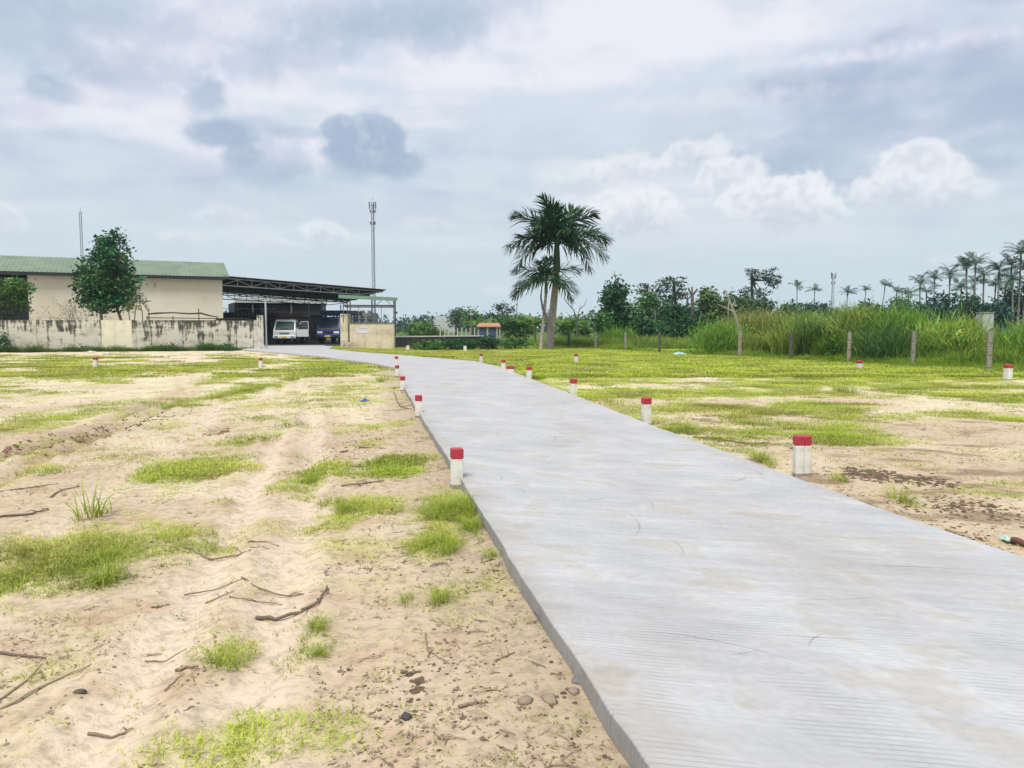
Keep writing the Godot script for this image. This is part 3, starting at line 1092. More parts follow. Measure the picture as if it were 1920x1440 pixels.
func canopy() -> void:
	var t := yard("truck_canopy", "large dark lean-to canopy on steel trusses sheltering the trucks", "canopy")
	var steel := mat("painted_steel", lin(0.27, 0.28, 0.29), 0.6)
	var y0 := 5.80
	var y1 := 4.93
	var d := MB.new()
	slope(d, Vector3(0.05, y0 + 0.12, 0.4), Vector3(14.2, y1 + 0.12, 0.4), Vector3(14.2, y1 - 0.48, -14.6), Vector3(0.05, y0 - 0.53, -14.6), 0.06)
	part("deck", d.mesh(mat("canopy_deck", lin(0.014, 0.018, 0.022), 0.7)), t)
	for i in 13:
		var b := MB.new()
		var u := 0.7 + i * 1.1
		b.bar(Vector3(u, lerpf(y0, y1, u / 14.0) + 0.0, 0.3), Vector3(u, lerpf(y0, y1, u / 14.0) - 0.62, -14.4), 0.06)
		part("purlin", b.mesh(mat("purlin_steel", lin(0.02, 0.022, 0.025), 0.6)), t)
	for n in [0.0, 4.7, 9.4, 14.1]:
		truss_run(t, n, 0.05, 14.0, y0 - 0.06 - n * 0.044, y1 - 0.06 - n * 0.042, 0.62, 10, steel if n < 1.0 else mat("dark_steel", lin(0.04, 0.042, 0.045), 0.6))
	for q in [[9.6, 6.0], [9.9, 14.1], [13.2, 9.4], [13.3, 14.1]]:
		var p := MB.new()
		p.bar(Vector3(q[0], -0.05, -q[1]), Vector3(q[0], lerpf(y0, y1, q[0] / 14.0) - 0.35 - q[1] * 0.042, -q[1]), 0.10)
		part("post", p.mesh(mat("pale_steel", lin(0.42, 0.44, 0.45), 0.5)), t)
	# the open shed behind it
	var s := yard("rear_shed", "dark open shed with a pale fascia behind the trucks", "shed")
	var r := MB.new()
	slope(r, Vector3(2.6, 4.62, -16.0), Vector3(12.2, 4.62, -16.0), Vector3(12.2, 5.1, -24.0), Vector3(2.6, 5.1, -24.0), 0.08)
	part("roof", r.mesh(mat("shed_roof", lin(0.30, 0.34, 0.33), 0.6)), s)
	var f := MB.new()
	f.bx(7.4, 4.40, -15.96, 9.6, 0.36, 0.06, 0.01)
	part("fascia", f.mesh(mat("pale_fascia", lin(0.58, 0.62, 0.60), 0.6)), s)
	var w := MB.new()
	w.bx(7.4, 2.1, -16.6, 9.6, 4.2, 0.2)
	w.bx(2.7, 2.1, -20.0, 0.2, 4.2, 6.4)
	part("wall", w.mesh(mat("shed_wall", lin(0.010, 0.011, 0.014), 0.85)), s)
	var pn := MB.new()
	pn.bx(8.4, 3.45, -16.44, 6.4, 1.1, 0.1)
	part("upper_panel", pn.mesh(mat("shed_panel", lin(0.055, 0.06, 0.07), 0.8)), s)
	for u in [4.4, 8.4, 11.9]:
		var p2 := MB.new()
		p2.bar(Vector3(u, -0.05, -16.2), Vector3(u, 4.4, -16.2), 0.14)
		part("post", p2.mesh(mat("shed_post", lin(0.22, 0.23, 0.24), 0.6)), s)
	# barred fence between the warehouse and the shed
	var k := yard("barred_fence", "dark fence of thin bars beside the cream warehouse", "fence")
	var pl := MB.new()
	pl.bx(3.0, 2.0, -9.0, 5.6, 2.0, 0.1)
	part("sheet", pl.mesh(mat("dark_sheet", lin(0.02, 0.024, 0.03), 0.7)), k)
	for i in 16:
		var br := MB.new()
		br.bar(Vector3(0.4 + i * 0.34, 2.1, -8.7), Vector3(0.4 + i * 0.34, 3.4, -8.7), 0.035)
		part("bar", br.mesh(mat("bar_steel", lin(0.12, 0.13, 0.14), 0.6)), k)
	var rl := MB.new()
	rl.bar(Vector3(0.3, 3.38, -8.65), Vector3(5.7, 3.38, -8.65), 0.04)
	part("rail", rl.mesh(mat("pale_steel", Color.WHITE)), k)
	# yard floor
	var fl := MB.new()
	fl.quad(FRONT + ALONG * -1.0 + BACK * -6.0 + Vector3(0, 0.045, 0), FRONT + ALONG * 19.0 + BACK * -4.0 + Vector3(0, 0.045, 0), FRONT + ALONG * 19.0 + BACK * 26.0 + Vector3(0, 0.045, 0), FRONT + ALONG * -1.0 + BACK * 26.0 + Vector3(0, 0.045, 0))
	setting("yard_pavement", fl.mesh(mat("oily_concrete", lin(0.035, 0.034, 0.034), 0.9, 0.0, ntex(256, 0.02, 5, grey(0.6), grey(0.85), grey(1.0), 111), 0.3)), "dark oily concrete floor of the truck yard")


func stained(sd: int, dark: float) -> ImageTexture:
	var w := 1024
	var h := 192
	var f := FastNoiseLite.new()
	f.seed = sd
	f.frequency = 0.02
	f.fractal_octaves = 5
	var im := Image.create(w, h, false, Image.FORMAT_RGB8)
	for i in w:
		var run := f.get_noise_2d(i * 2.6, 7.0)
		var run2 := f.get_noise_2d(i * 0.6, 90.0)
		for j in h:
			var y := float(j) / h
			var st := f.get_noise_2d(i * 7.0, j * 0.5)
			var bl := f.get_noise_2d(i * 0.9 + 500.0, j * 1.1)
			var d := clampf(0.62 - y * (1.5 - run * 1.6 - run2) + st * 1.1 + run * 0.9 + bl * 0.45, 0, 1) * dark
			d = maxf(d, clampf((y - 0.88) * 5.0 + bl * 1.2, 0, 1) * 0.55)
			d = clampf(d + bl * 0.3 * dark + f.get_noise_2d(i * 5.0, j * 5.0 + 900.0) * 0.25 * dark, 0, 1)
			var y2 := clampf(bl * 1.5 + 0.2, 0, 1) * (1.0 - d)
			im.set_pixel(i, j, Color(lerpf(0.94, 0.36, d), lerpf(0.93 - y2 * 0.01, 0.36, d), lerpf(0.89 - y2 * 0.05, 0.335, d)))
	return ImageTexture.create_from_image(im)


func wall_run(t: Node3D, called: String, a: Vector3, c: Vector3, h: float, thick: float, m: Material, u0 := 0.0, u1 := 1.0) -> void:
	var b := MB.new()
	var dv := (c - a).normalized()
	var nv := Vector3(-dv.z, 0, dv.x) * thick * 0.5
	var up := Vector3(0, h, 0)
	var lo := Vector3(0, -0.25, 0)
	var mid := (a + c + up) * 0.5
	b.quad(a + lo + nv, c + lo + nv, c + up + nv, a + up + nv)
	b.u[0] = Vector2(u0, 1.1); b.u[1] = Vector2(u1, 1.1); b.u[2] = Vector2(u1, 0); b.u[3] = Vector2(u0, 0)
	b.quad(c + lo - nv, a + lo - nv, a + up - nv, c + up - nv)
	b.u[4] = Vector2(u1, 1.1); b.u[5] = Vector2(u0, 1.1); b.u[6] = Vector2(u0, 0); b.u[7] = Vector2(u1, 0)
	for q in [[a + up + nv, c + up + nv, c + up - nv, a + up - nv], [a + lo + nv, a + lo - nv, a + up - nv, a + up + nv], [c + lo + nv, c + lo - nv, c + up - nv, c + up + nv]]:
		var k := b.u.size()
		b.out(q[0], q[1], q[2], q[3], mid)
		b.u[k] = Vector2(u0, 0.02); b.u[k + 1] = Vector2(u0 + 0.02, 0.02); b.u[k + 2] = Vector2(u0 + 0.02, 0.3); b.u[k + 3] = Vector2(u0, 0.3)
	part(called, b.mesh(m), t)


func uvmat(key: String, tex: Texture2D, tint := Color.WHITE) -> StandardMaterial3D:
	var m := mat(key, tint, 0.92)
	m.albedo_texture = tex
	return m


func walls() -> void:
	var m := uvmat("stained_render", stained(3, 1.25), lin(0.70, 0.69, 0.65))
	var clean := uvmat("fresh_render", stained(9, 0.12), lin(0.90, 0.87, 0.75))
	var warm := plaster("warm_render", lin(0.68, 0.60, 0.47), 15, 0.72, 0.22)
	var l0 := Vector3(-48.0, 0, -43.9)
	var l1 := Vector3(-17.75, 0, -53.3)
	var t := thing("boundary_wall", "long mildew-stained boundary wall in front of the cream warehouse", "wall", l0)
	var cuts := [0, 0.292, 0.45, 0.577, 0.694, 0.759, 0.854, 0.945, 1]
	for i in cuts.size() - 1:
		var a: float = cuts[i]
		var c: float = cuts[i + 1]
		var va := (l1 - l0) * a
		var vb := (l1 - l0) * c
		var gap := (vb - va).normalized() * 0.11
		wall_run(t, "panel", va + gap, vb - gap, 2.02, 0.14, clean if i == 4 else m, a, c)
		wall_run(t, "pier", vb - gap, vb + gap, 2.05, 0.20, m, c + 0.1, c + 0.11)
	var e := thing("gate_pillar", "stained gate pillar at the end of the long wall", "pillar", l1 + Vector3(0.3, 0, -0.1))
	wall_run(e, "shaft", Vector3(-0.2, 0, 0.06), Vector3(0.22, 0, -0.07), 2.4, 0.42, m, 0.55, 0.6)
	var rt := thing("steel_gate_post", "thin pale steel gate post beside the stained pillar", "post", l1 + Vector3(0.66, 0, -0.25))
	var gp := MB.new()
	gp.bar(Vector3(0, -0.2, 0), Vector3(0, 3.5, 0), 0.09)
	part("tube", gp.mesh(mat("pale_steel", Color.WHITE)), rt)
	var p := thing("gate_pillar", "peeling cream gate pillar beside the banner wall", "pillar", Vector3(-12.308, 0, -57))
	wall_run(p, "shaft", Vector3(-0.28, 0, -0.05), Vector3(0.30, 0, 0.12), 2.45, 0.5, warm, 0.3, 0.36)
	var cp := MB.new()
	cp.bx(0.01, 2.49, 0.03, 0.68, 0.10, 0.6, 0.02)
	part("cap", cp.mesh(warm), p)
	var w := thing("banner_wall", "short cream wall carrying a faded white banner beside the gate", "wall", Vector3(-11.89, 0, -56.7))
	var b1 := Vector3(-8.366, 0, -54.7) - Vector3(-11.89, 0, -56.7)
	wall_run(w, "panel", Vector3.ZERO, b1, 1.83, 0.16, warm, 0.0, 0.45)
	var cap := MB.new()
	cap.bar(Vector3(0, 1.86, 0), b1 + Vector3(0, 1.86, 0), 0.24, 0.06)
	part("coping", cap.mesh(mat("dark_coping", lin(0.12, 0.115, 0.10), 0.9)), w)
	var dv := b1.normalized()
	var nv := Vector3(-dv.z, 0, dv.x)
	var s := thing("wall_banner", "small faded white banner with a line of tiny dark print on the cream wall", "banner", Vector3(-11.89, 0, -56.7) + b1 * 0.30 + nv * 0.095)
	s.basis = Basis(dv, Vector3.UP, nv)
	var bn := MB.new()
	bn.bx(0, 1.32, 0, 1.22, 0.40, 0.012, 0.003)
	part("sheet", bn.mesh(mat("banner_white", lin(0.62, 0.58, 0.62), 0.6)), s)
	var ink := MB.new()
	var x := -0.34
	while x < 0.55:
		var lw := rng.randf_range(0.03, 0.09)
		ink.bx(x + lw * 0.5, 1.455, 0.008, lw, 0.035, 0.003)
		x += lw + 0.022
	ink.bx(-0.5, 1.22, 0.008, 0.07, 0.06, 0.003)
	var io := part("print_line", ink.mesh(mat("banner_ink", lin(0.16, 0.15, 0.25), 0.7)), s)
	io.set_meta("kind", "stuff")
	for q in [[0.0, 0.62, 0.36], [0.42, 0.48, 0.3]]:
		var st := MB.new()
		st.bx(0, q[1] * 0.5 - 0.1, 0, 0.2, q[1] + 0.2, 0.2, 0.02)
		single("kerb_stone", st.mesh(plaster("kerb_stone", lin(0.55, 0.52, 0.44), 131, 0.4, 1.0)), "short white stone stub at the foot of the gate pillar" if q[0] == 0.0 else "short stone stub standing where the banner wall meets the driveway", "stone block", Vector3(-12.247, 0, -56) + Vector3(q[0], 0, 0.1), 0.2)
	# low wall with a pale coping past the banner wall
	var lw0 := Vector3(-8.751, 0, -58)
	var lw1 := Vector3(-2.398, 0, -63) - lw0
	var lw := thing("low_wall", "low dark wall with a pale coping past the banner wall", "wall", lw0)
	wall_run(lw, "panel", Vector3.ZERO, lw1, 0.82, 0.2, mat("dark_masonry", lin(0.085, 0.08, 0.085), 0.95, 0.0, ntex(256, 0.03, 5, grey(0.5), grey(0.8), grey(1.0), 133), 0.8))
	var lc := MB.new()
	lc.bar(Vector3(0, 0.865, 0), lw1 + Vector3(0, 0.865, 0), 0.28, 0.09)
	part("coping", lc.mesh(mat("pale_coping", lin(0.6, 0.6, 0.57), 0.8)), lw)


func awning() -> void:
	var t := thing("gate_awning", "small green awning on thin posts above the banner wall", "awning", Vector3(-10.577, 0, -56.6))
	t.rotation.y = 0.12
	var steel := mat("awning_steel", lin(0.10, 0.11, 0.115), 0.5)
	var d := MB.new()
	slope(d, Vector3(-2.0, 3.86, 0.3), Vector3(2.1, 3.66, 0.3), Vector3(2.1, 3.82, -3.4), Vector3(-2.0, 4.0, -3.4), 0.05)
	part("deck", d.mesh(mat("awning_green", lin(0.09, 0.19, 0.14), 0.5)), t)
	var f := MB.new()
	f.bar(Vector3(-2.05, 3.80, 0.34), Vector3(2.15, 3.60, 0.34), 0.05, 0.26)
	part("fascia", f.mesh(mat("awning_fascia", lin(0.16, 0.27, 0.22), 0.5)), t)
	for q in [[-1.75, 0.1], [1.9, 0.1], [-1.75, -3.2], [1.9, -3.2], [0.1, -3.2], [0.55, 0.1]]:
		var b := MB.new()
		var low := -0.1 if q[0] > 1.0 or q[1] < -1.0 else 1.9
		b.bar(Vector3(q[0], low, q[1]), Vector3(q[0], 3.7, q[1]), 0.085 if q[0] > 1.0 else 0.06)
		part("post", b.mesh(steel), t)
	for q in [[-1.75, 0.1, 1.9, 0.1], [-1.75, -3.2, 1.9, -3.2], [-1.75, 0.1, -1.75, -3.2], [1.9, 0.1, 1.9, -3.2]]:
		var b := MB.new()
		b.bar(Vector3(q[0], 3.12, q[1]), Vector3(q[2], 3.12, q[3]), 0.07)
		part("rail", b.mesh(steel), t)
	var sh := MB.new()
	slope(sh, Vector3(-1.8, 3.2, 0.05), Vector3(1.95, 3.2, 0.05), Vector3(1.95, 3.2, -3.2), Vector3(-1.8, 3.2, -3.2), 0.03)
	part("lower_sheet", sh.mesh(mat("lower_sheet", lin(0.13, 0.16, 0.15), 0.6)), t)
	for q in [[-1.7, 3.15, -1.0, 3.7], [0.6, 3.15, 1.1, 3.6], [1.3, 3.6, 1.88, 3.0]]:
		var b := MB.new()
		b.bar(Vector3(q[0], q[1], 0.12), Vector3(q[2], q[3], 0.12), 0.04)
		part("brace", b.mesh(steel), t)
	var hr := MB.new()
	hr.bar(Vector3(-0.7, 2.22, -0.6), Vector3(0.95, 2.22, -0.6), 0.05)
	part("handrail", hr.mesh(mat("pale_steel", Color.WHITE)), t)
	for x in [-0.7, 0.95]:
		var b := MB.new()
		b.bar(Vector3(x, 1.5, -0.6), Vector3(x, 3.1, -0.6), 0.04)
		part("rail_post", b.mesh(mat("pale_steel", Color.WHITE)), t)
	# grey far building seen through it
	var g := thing("grey_building", "grey concrete building far behind the green awning", "building", Vector3(-29.795, 0, -150))
	var w := MB.new()
	w.bx(0, 2.2, -3, 5.4, 4.4, 6)
	part("wall", w.mesh(plaster("grey_render", lin(0.20, 0.21, 0.21), 141, 0.6, 0.3)), g)
	for i in 4:
		var c := MB.new()
		c.bx(-2.1 + i * 1.4, 4.6, -0.4, 0.75, 0.5, 0.8)
		part("parapet", c.mesh(mat("grey_render", Color.WHITE)), g)
		var p := MB.new()
		p.bx(-2.0 + i * 1.35, 3.2, 0.0, 0.8, 1.0, 0.1)
		part("window", p.mesh(mat("dark_window", lin(0.03, 0.035, 0.04), 0.3)), g)


# ---------- vehicles ----------
func wheel(t: Node3D, x: float, z: float, r: float) -> void:
	var b := MB.new()
	b.tube([Vector3(x - 0.13, r, z), Vector3(x - 0.10, r, z), Vector3(x + 0.10, r, z), Vector3(x + 0.13, r, z)], [r * 0.88, r, r, r * 0.88], 18)
	var w := part("wheel", b.mesh(mat("tyre_rubber", lin(0.02, 0.02, 0.02), 0.9)), t)
	var k := MB.new()
	var s := signf(x)
	k.tube([Vector3(x + s * 0.10, r, z), Vector3(x + s * 0.145, r, z), Vector3(x + s * 0.15, r, z)], [r * 0.55, r * 0.55, r * 0.3], 14)
	part("rim", k.mesh(mat("rim_steel", lin(0.35, 0.35, 0.36), 0.4, 0.6)), w)


func extrude(b: MB, prof: Array, bev: float) -> void:
	# prof: [y, z, half width] going round the side view anticlockwise as seen from +X
	var mid := Vector3.ZERO
	for q in prof:
		mid += Vector3(0, q[0], q[1])
	mid /= prof.size()
	for i in prof.size():
		var a = prof[i]
		var c = prof[(i + 1) % prof.size()]
		var la := Vector3(-a[2] + bev, a[0], a[1])
		var lc := Vector3(-c[2] + bev, c[0], c[1])
		var ra := Vector3(a[2] - bev, a[0], a[1])
		var rc := Vector3(c[2] - bev, c[0], c[1])
		b.out(la, ra, rc, lc, mid)
		for s in [-1.0, 1.0]:
			var ea := (ra if s > 0.0 else la)
			var ec := (rc if s > 0.0 else lc)
			var ia := Vector3(s * a[2], lerpf(a[0], mid.y, 0.05), lerpf(a[1], mid.z, 0.05))
			var ic := Vector3(s * c[2], lerpf(c[0], mid.y, 0.05), lerpf(c[1], mid.z, 0.05))
			b.out(ea, ec, ic, ia, mid)
			var m2 := Vector3(s * (a[2] + c[2]) * 0.5, mid.y, mid.z)
			var nn := (ic - ia).cross(m2 - ia)
			if nn.x * s < 0.0:
				b.tri(ia, m2, ic)
			else:
				b.tri(ia, ic, m2)


func truck(label: String, at: Vector3, turn: float, sc: float, paint: Color, body: Color, open_door: bool, glass: Color) -> void:
	var t := thing("cargo_truck", label, "truck", at, turn, "trucks parked under the canopy")
	var pm := mat("truck_paint_%s" % paint.to_html(), paint, 0.35)
	pm.clearcoat_enabled = true
	pm.clearcoat = 0.4
	var blk := mat("truck_black", lin(0.012, 0.012, 0.014), 0.5)
	var b := MB.new()
	extrude(b, [[0.62, 0.0, 0.94], [0.62, -1.55, 0.94], [1.25, -1.55, 0.95], [2.0, -1.5, 0.86], [2.12, -1.35, 0.82], [2.14, -0.72, 0.82], [2.05, -0.52, 0.84], [1.22, -0.06, 0.94], [1.0, 0.0, 0.95]], 0.05)
	var cab := part("cab", b.mesh(pm), t)
	# windscreen lies on the raked face
	var g := MB.new()
	var n := Vector3(0, 0.46, 0.83).normalized() * 0.012
	mat("windscreen_%s" % glass.to_html(), glass, 0.12, 0.0).metallic_specular = 0.12
	g.quad(Vector3(-0.80, 1.29, -0.10) + n, Vector3(0.80, 1.29, -0.10) + n, Vector3(0.73, 1.97, -0.475) + n, Vector3(-0.73, 1.97, -0.475) + n)
	part("windscreen", g.mesh(mat("windscreen_%s" % glass.to_html(), glass, 0.06, 0.0)), cab)
	var sv := MB.new()
	sv.quad(Vector3(-0.83, 1.235, -0.065) + n, Vector3(0.83, 1.235, -0.065) + n, Vector3(0.80, 1.288, -0.096) + n, Vector3(-0.80, 1.288, -0.096) + n)
	part("wiper_cowl", sv.mesh(blk), cab)
	for s in [-1.0, 1.0]:
		var wp := MB.new()
		wp.bar(Vector3(s * 0.1 + 0.3, 1.30, -0.075), Vector3(s * 0.1 - 0.25, 1.38, -0.115), 0.02)
		part("wiper", wp.mesh(blk), cab)
		var sg := MB.new()
		sg.bx(s * 0.905, 1.62, -1.0, 0.02, 0.52, 0.62)
		sg.box(Transform3D(Basis(Vector3.BACK, s * -0.12), Vector3(s * 0.912, 1.60, -0.95)), Vector3(0.02, 0.5, 0.6))
		part("side_window", sg.mesh(blk), cab)
		var h := MB.new()
		h.bx(s * 0.66, 0.93, 0.005, 0.44, 0.17, 0.05, 0.02)
		part("headlight", h.mesh(mat("headlight_glass", lin(0.75, 0.78, 0.8), 0.12)), t)
		var sl := MB.new()
		sl.bx(s * 0.68, 0.66, 0.13, 0.3, 0.09, 0.02, 0.006)
		part("bumper_slot", sl.mesh(blk), t)
		var ar := MB.new()
		ar.bar(Vector3(s * 0.9, 1.9, -0.42), Vector3(s * 1.12, 1.85, -0.2), 0.025)
		ar.bar(Vector3(s * 0.9, 1.45, -0.3), Vector3(s * 1.12, 1.5, -0.2), 0.025)
		ar.bx(s * 1.12, 1.68, -0.2, 0.18, 0.36, 0.06, 0.02)
		part("mirror", ar.mesh(blk), t)
		wheel(t, s * 0.78, -0.75, 0.38)
		wheel(t, s * 0.78, -3.6, 0.38)
		var mg := MB.new()
		mg.bx(s * 0.96, 0.55, -0.85, 0.05, 0.3, 1.0, 0.02)
		part("mudguard", mg.mesh(blk), t)
	var gr := MB.new()
	gr.bx(0, 0.93, 0.0, 0.84, 0.10, 0.035, 0.01)
	part("grille", gr.mesh(blk), t)
	var bl := MB.new()
	bl.bx(0, 1.055, 0.008, 1.72, 0.028, 0.02, 0.006)
	part("trim_line", bl.mesh(blk), t)
	var bp := MB.new()
	bp.bx(0, 0.66, 0.03, 1.9, 0.27, 0.18, 0.05)
	part("bumper", bp.mesh(pm), t)
	var lp := MB.new()
	lp.bx(0, 0.64, 0.13, 0.44, 0.15, 0.012, 0.004)
	part("licence_plate", lp.mesh(mat("plate_yellow", lin(0.62, 0.47, 0.06), 0.5)), t)
	var ch := MB.new()
	ch.bx(0, 0.55, -3.0, 0.8, 0.16, 5.2)
	part("chassis", ch.mesh(blk), t)
	var bm := mat("truck_body_%s" % body.to_html(), body, 0.55)
	var fb := MB.new()
	fb.bx(0, 0.85, -3.6, 2.1, 0.14, 3.9)
	part("cargo_floor", fb.mesh(bm), t)
	for s in [-1.0, 1.0]:
		for k in 5:
			var ps := MB.new()
			ps.bx(s * 1.02, 1.7, -1.7 - k * 0.94, 0.07, 1.7, 0.07)
			part("cargo_post", ps.mesh(bm), t)
		for k in 4:
			var rl := MB.new()
			rl.bx(s * 1.03, 1.15 + k * 0.42, -3.6, 0.04, 0.12, 3.9)
			part("side_rail", rl.mesh(bm), t)
	var hb := MB.new()
	hb.bx(0, 2.5, -3.6, 2.16, 0.34, 3.95, 0.05)
	part("cargo_hood", hb.mesh(bm), t)
	for k in 5:
		var fr := MB.new()
		fr.bx(0, 1.15 + k * 0.28, -1.66, 2.0, 0.07, 0.05)
		part("headboard_rail", fr.mesh(bm), t)
	if open_door:
		var d := Node3D.new()
		d.name = "door"
		t.add_child(d, true)
		d.position = Vector3(0.95, 0.0, -0.18)
		d.rotation.y = deg_to_rad(-68.0)
		var fr := MB.new()
		fr.bx(0, 0.98, -0.52, 0.05, 0.62, 1.02, 0.02)
		for q in [[Vector3(0, 1.28, -0.03), Vector3(0, 1.95, -0.42)], [Vector3(0, 1.95, -0.42), Vector3(0, 1.98, -1.0)], [Vector3(0, 1.98, -1.0), Vector3(0, 1.28, -1.02)]]:
			fr.bar(q[0], q[1], 0.05)
		part("door_frame", fr.mesh(pm), d)
		var gl := MB.new()
		gl.out(Vector3(0, 1.3, -0.1), Vector3(0, 1.3, -1.0), Vector3(0, 1.94, -0.98), Vector3(0, 1.92, -0.44), Vector3(-1, 1.5, -0.5))
		var gm := mat("clear_pane", Color(0.5, 0.6, 0.62, 0.15), 0.05)
		gm.transparency = BaseMaterial3D.TRANSPARENCY_ALPHA
		part("door_window", gl.mesh(gm), d)
	t.scale = Vector3.ONE * sc


func mast(at: Vector3, h: float, w: float, label: String, called: String, rings: bool) -> void:
	var t := thing(called, label, "mast", at)
	var m := mat("mast_steel", lin(0.07, 0.075, 0.085), 0.5)
	var b := MB.new()
	for s in [Vector3(-1, 0, 0.58), Vector3(1, 0, 0.58), Vector3(0, 0, -1.15)]:
		b.bar(s * w * 0.5, s * w * 0.42 + Vector3(0, h, 0), w * 0.13)
	var legs := part("mast_legs", b.mesh(m), t)
	var n := int(h / (w * 1.9))
	var l := MB.new()
	for i in n:
		var y0 := h * i / n
		var y1 := h * (i + 1) / n
		var c := [Vector3(-1, 0, 0.58) * w * 0.46, Vector3(1, 0, 0.58) * w * 0.46, Vector3(0, 0, -1.15) * w * 0.46]
		for k in 3:
			var a: Vector3 = c[k] + Vector3(0, y0, 0)
			var e: Vector3 = c[(k + 1) % 3] + Vector3(0, y1, 0)
			l.bar(a, e, w * 0.05)
			l.bar(a, c[(k + 1) % 3] + Vector3(0, y0, 0), w * 0.05)
	var la := part("lattice", l.mesh(m), legs)
	la.set_meta("kind", "stuff")
	if rings:
		for q in [[0.975, 1.15], [0.93, 0.9], [0.84, 0.85]]:
			for k in 3:
				var a := k * TAU / 3.0 + 0.5
				var p := MB.new()
				var r: float = w * q[1]
				p.bx(cos(a) * r, h * q[0], sin(a) * r, w * 0.35, (2.1 if q[0] > 0.95 else 0.9) * w * 1.1, w * 0.25, w * 0.03)
				p.bar(Vector3(0, h * q[0], 0), Vector3(cos(a) * r, h * q[0], sin(a) * r), w * 0.1)
				part("antenna_panel", p.mesh(mat("antenna_grey", lin(0.10, 0.105, 0.115), 0.5)), t)
	var tip := MB.new()
	tip.bar(Vector3(0, h - 0.2, 0), Vector3(0, h * 1.035, 0), w * 0.08)
	part("lightning_rod", tip.mesh(m), t)


const PEBBLES := [Color(0.24, 0.22, 0.23), Color(0.36, 0.29, 0.22), Color(0.36, 0.29, 0.20), Color(0.38, 0.31, 0.22), Color(0.09, 0.075, 0.08), Color(0.13, 0.10, 0.09), Color(0.44, 0.41, 0.36)]


func pebble(at: Vector3, r0: float, label: String, sd: int) -> void:
	var r := RandomNumberGenerator.new()
	r.seed = 900 + sd
	var sp := SphereMesh.new()
	sp.radius = r0; sp.height = r0 * 1.3; sp.radial_segments = 12; sp.rings = 7
	var arr := sp.get_mesh_arrays()
	var vv: PackedVector3Array = arr[Mesh.ARRAY_VERTEX]
	var st := Vector3(r.randf_range(0.9, 1.4), r.randf_range(0.7, 1.0), r.randf_range(0.8, 1.1))
	for i in vv.size():
		vv[i] = vv[i] * st * (1.0 + 0.45 * soil_b.get_noise_3dv(vv[i] * 14.0 + Vector3(sd, 0, 0)))
	arr[Mesh.ARRAY_VERTEX] = vv
	var tone := PackedColorArray()
	tone.resize(vv.size())
	tone.fill(PEBBLES[sd])
	arr[Mesh.ARRAY_COLOR] = tone
	var am := ArrayMesh.new()
	am.add_surface_from_arrays(Mesh.PRIMITIVE_TRIANGLES, arr)
	var m := mat("pebble", Color.WHITE, 0.85, 0.0, ntex(256, 0.05, 4, grey(0.6), grey(0.9), grey(1.0), 81), 8.0)
	am.surface_set_material(0, m)
	single("stone", am, label, "stone", at + Vector3(0, r0 * 0.12 + ground_h(at.x, at.z), 0), r.randf() * 6.0, "loose stones beside the road")


func twigs(b: MB, p: Vector3, d: Vector3, l: float, r0: float, depth: int, r: RandomNumberGenerator) -> void:
	var m := p + d * l * 0.5 + Vector3(r.randfn(), r.randfn() * 0.5, r.randfn()) * l * 0.06
	var e := p + d * l
	b.tube([p, m, e], [r0, r0 * 0.85, r0 * 0.65], 4, false)
	if depth == 0:
		return
	for i in r.randi_range(2, 3):
		var q := (d + Vector3(r.randfn(), r.randfn() * 0.6 - 0.05, r.randfn()) * 0.6).normalized()
		twigs(b, m.lerp(e, r.randf()), q, l * r.randf_range(0.55, 0.8), r0 * 0.62, depth - 1, r)


func bare_shrub(label: String, at: Vector3, h: float, sd: int) -> void:
	var r := RandomNumberGenerator.new()
	r.seed = sd
	var t := thing("bare_shrub", label, "shrub", at)
	var b := MB.new()
	b.col = Color(0.24, 0.21, 0.18)
	for i in 5:
		twigs(b, Vector3(r.randfn() * 0.25, -0.1, 0), Vector3(r.randfn() * 0.4, 1.0, r.randfn() * 0.25).normalized(), h * 0.42, 0.035, 4, r)
	part("branches", b.mesh(mat("dead_wood", Color.WHITE, 0.9)), t)
	var c := MB.new()
	crown(c, [[Vector3(0, h * 0.7, 0), Vector3(h * 0.35, h * 0.28, h * 0.3)]], 90, 0.11, Color(0.15, 0.16, 0.09), 0.3, sd + 1, 0.0, 5)
	part("leaves", c.mesh(foliage("leaves")), t)


func broad(called: String, label: String, at: Vector3, mid: Vector3, half: Vector3, count: int, leaves: int, size: float, tint: Color, opt := {}) -> void:
	tree(called, label, at, lumps(mid, half, count, hash(label) % 9999), leaves, size, tint, opt)


# metres to the line of the post fence along a bearing (metres sideways per metre ahead)
func fence_depth(side: float) -> float:
	return 1.0 / (0.0142859 + 0.0352041 * side)


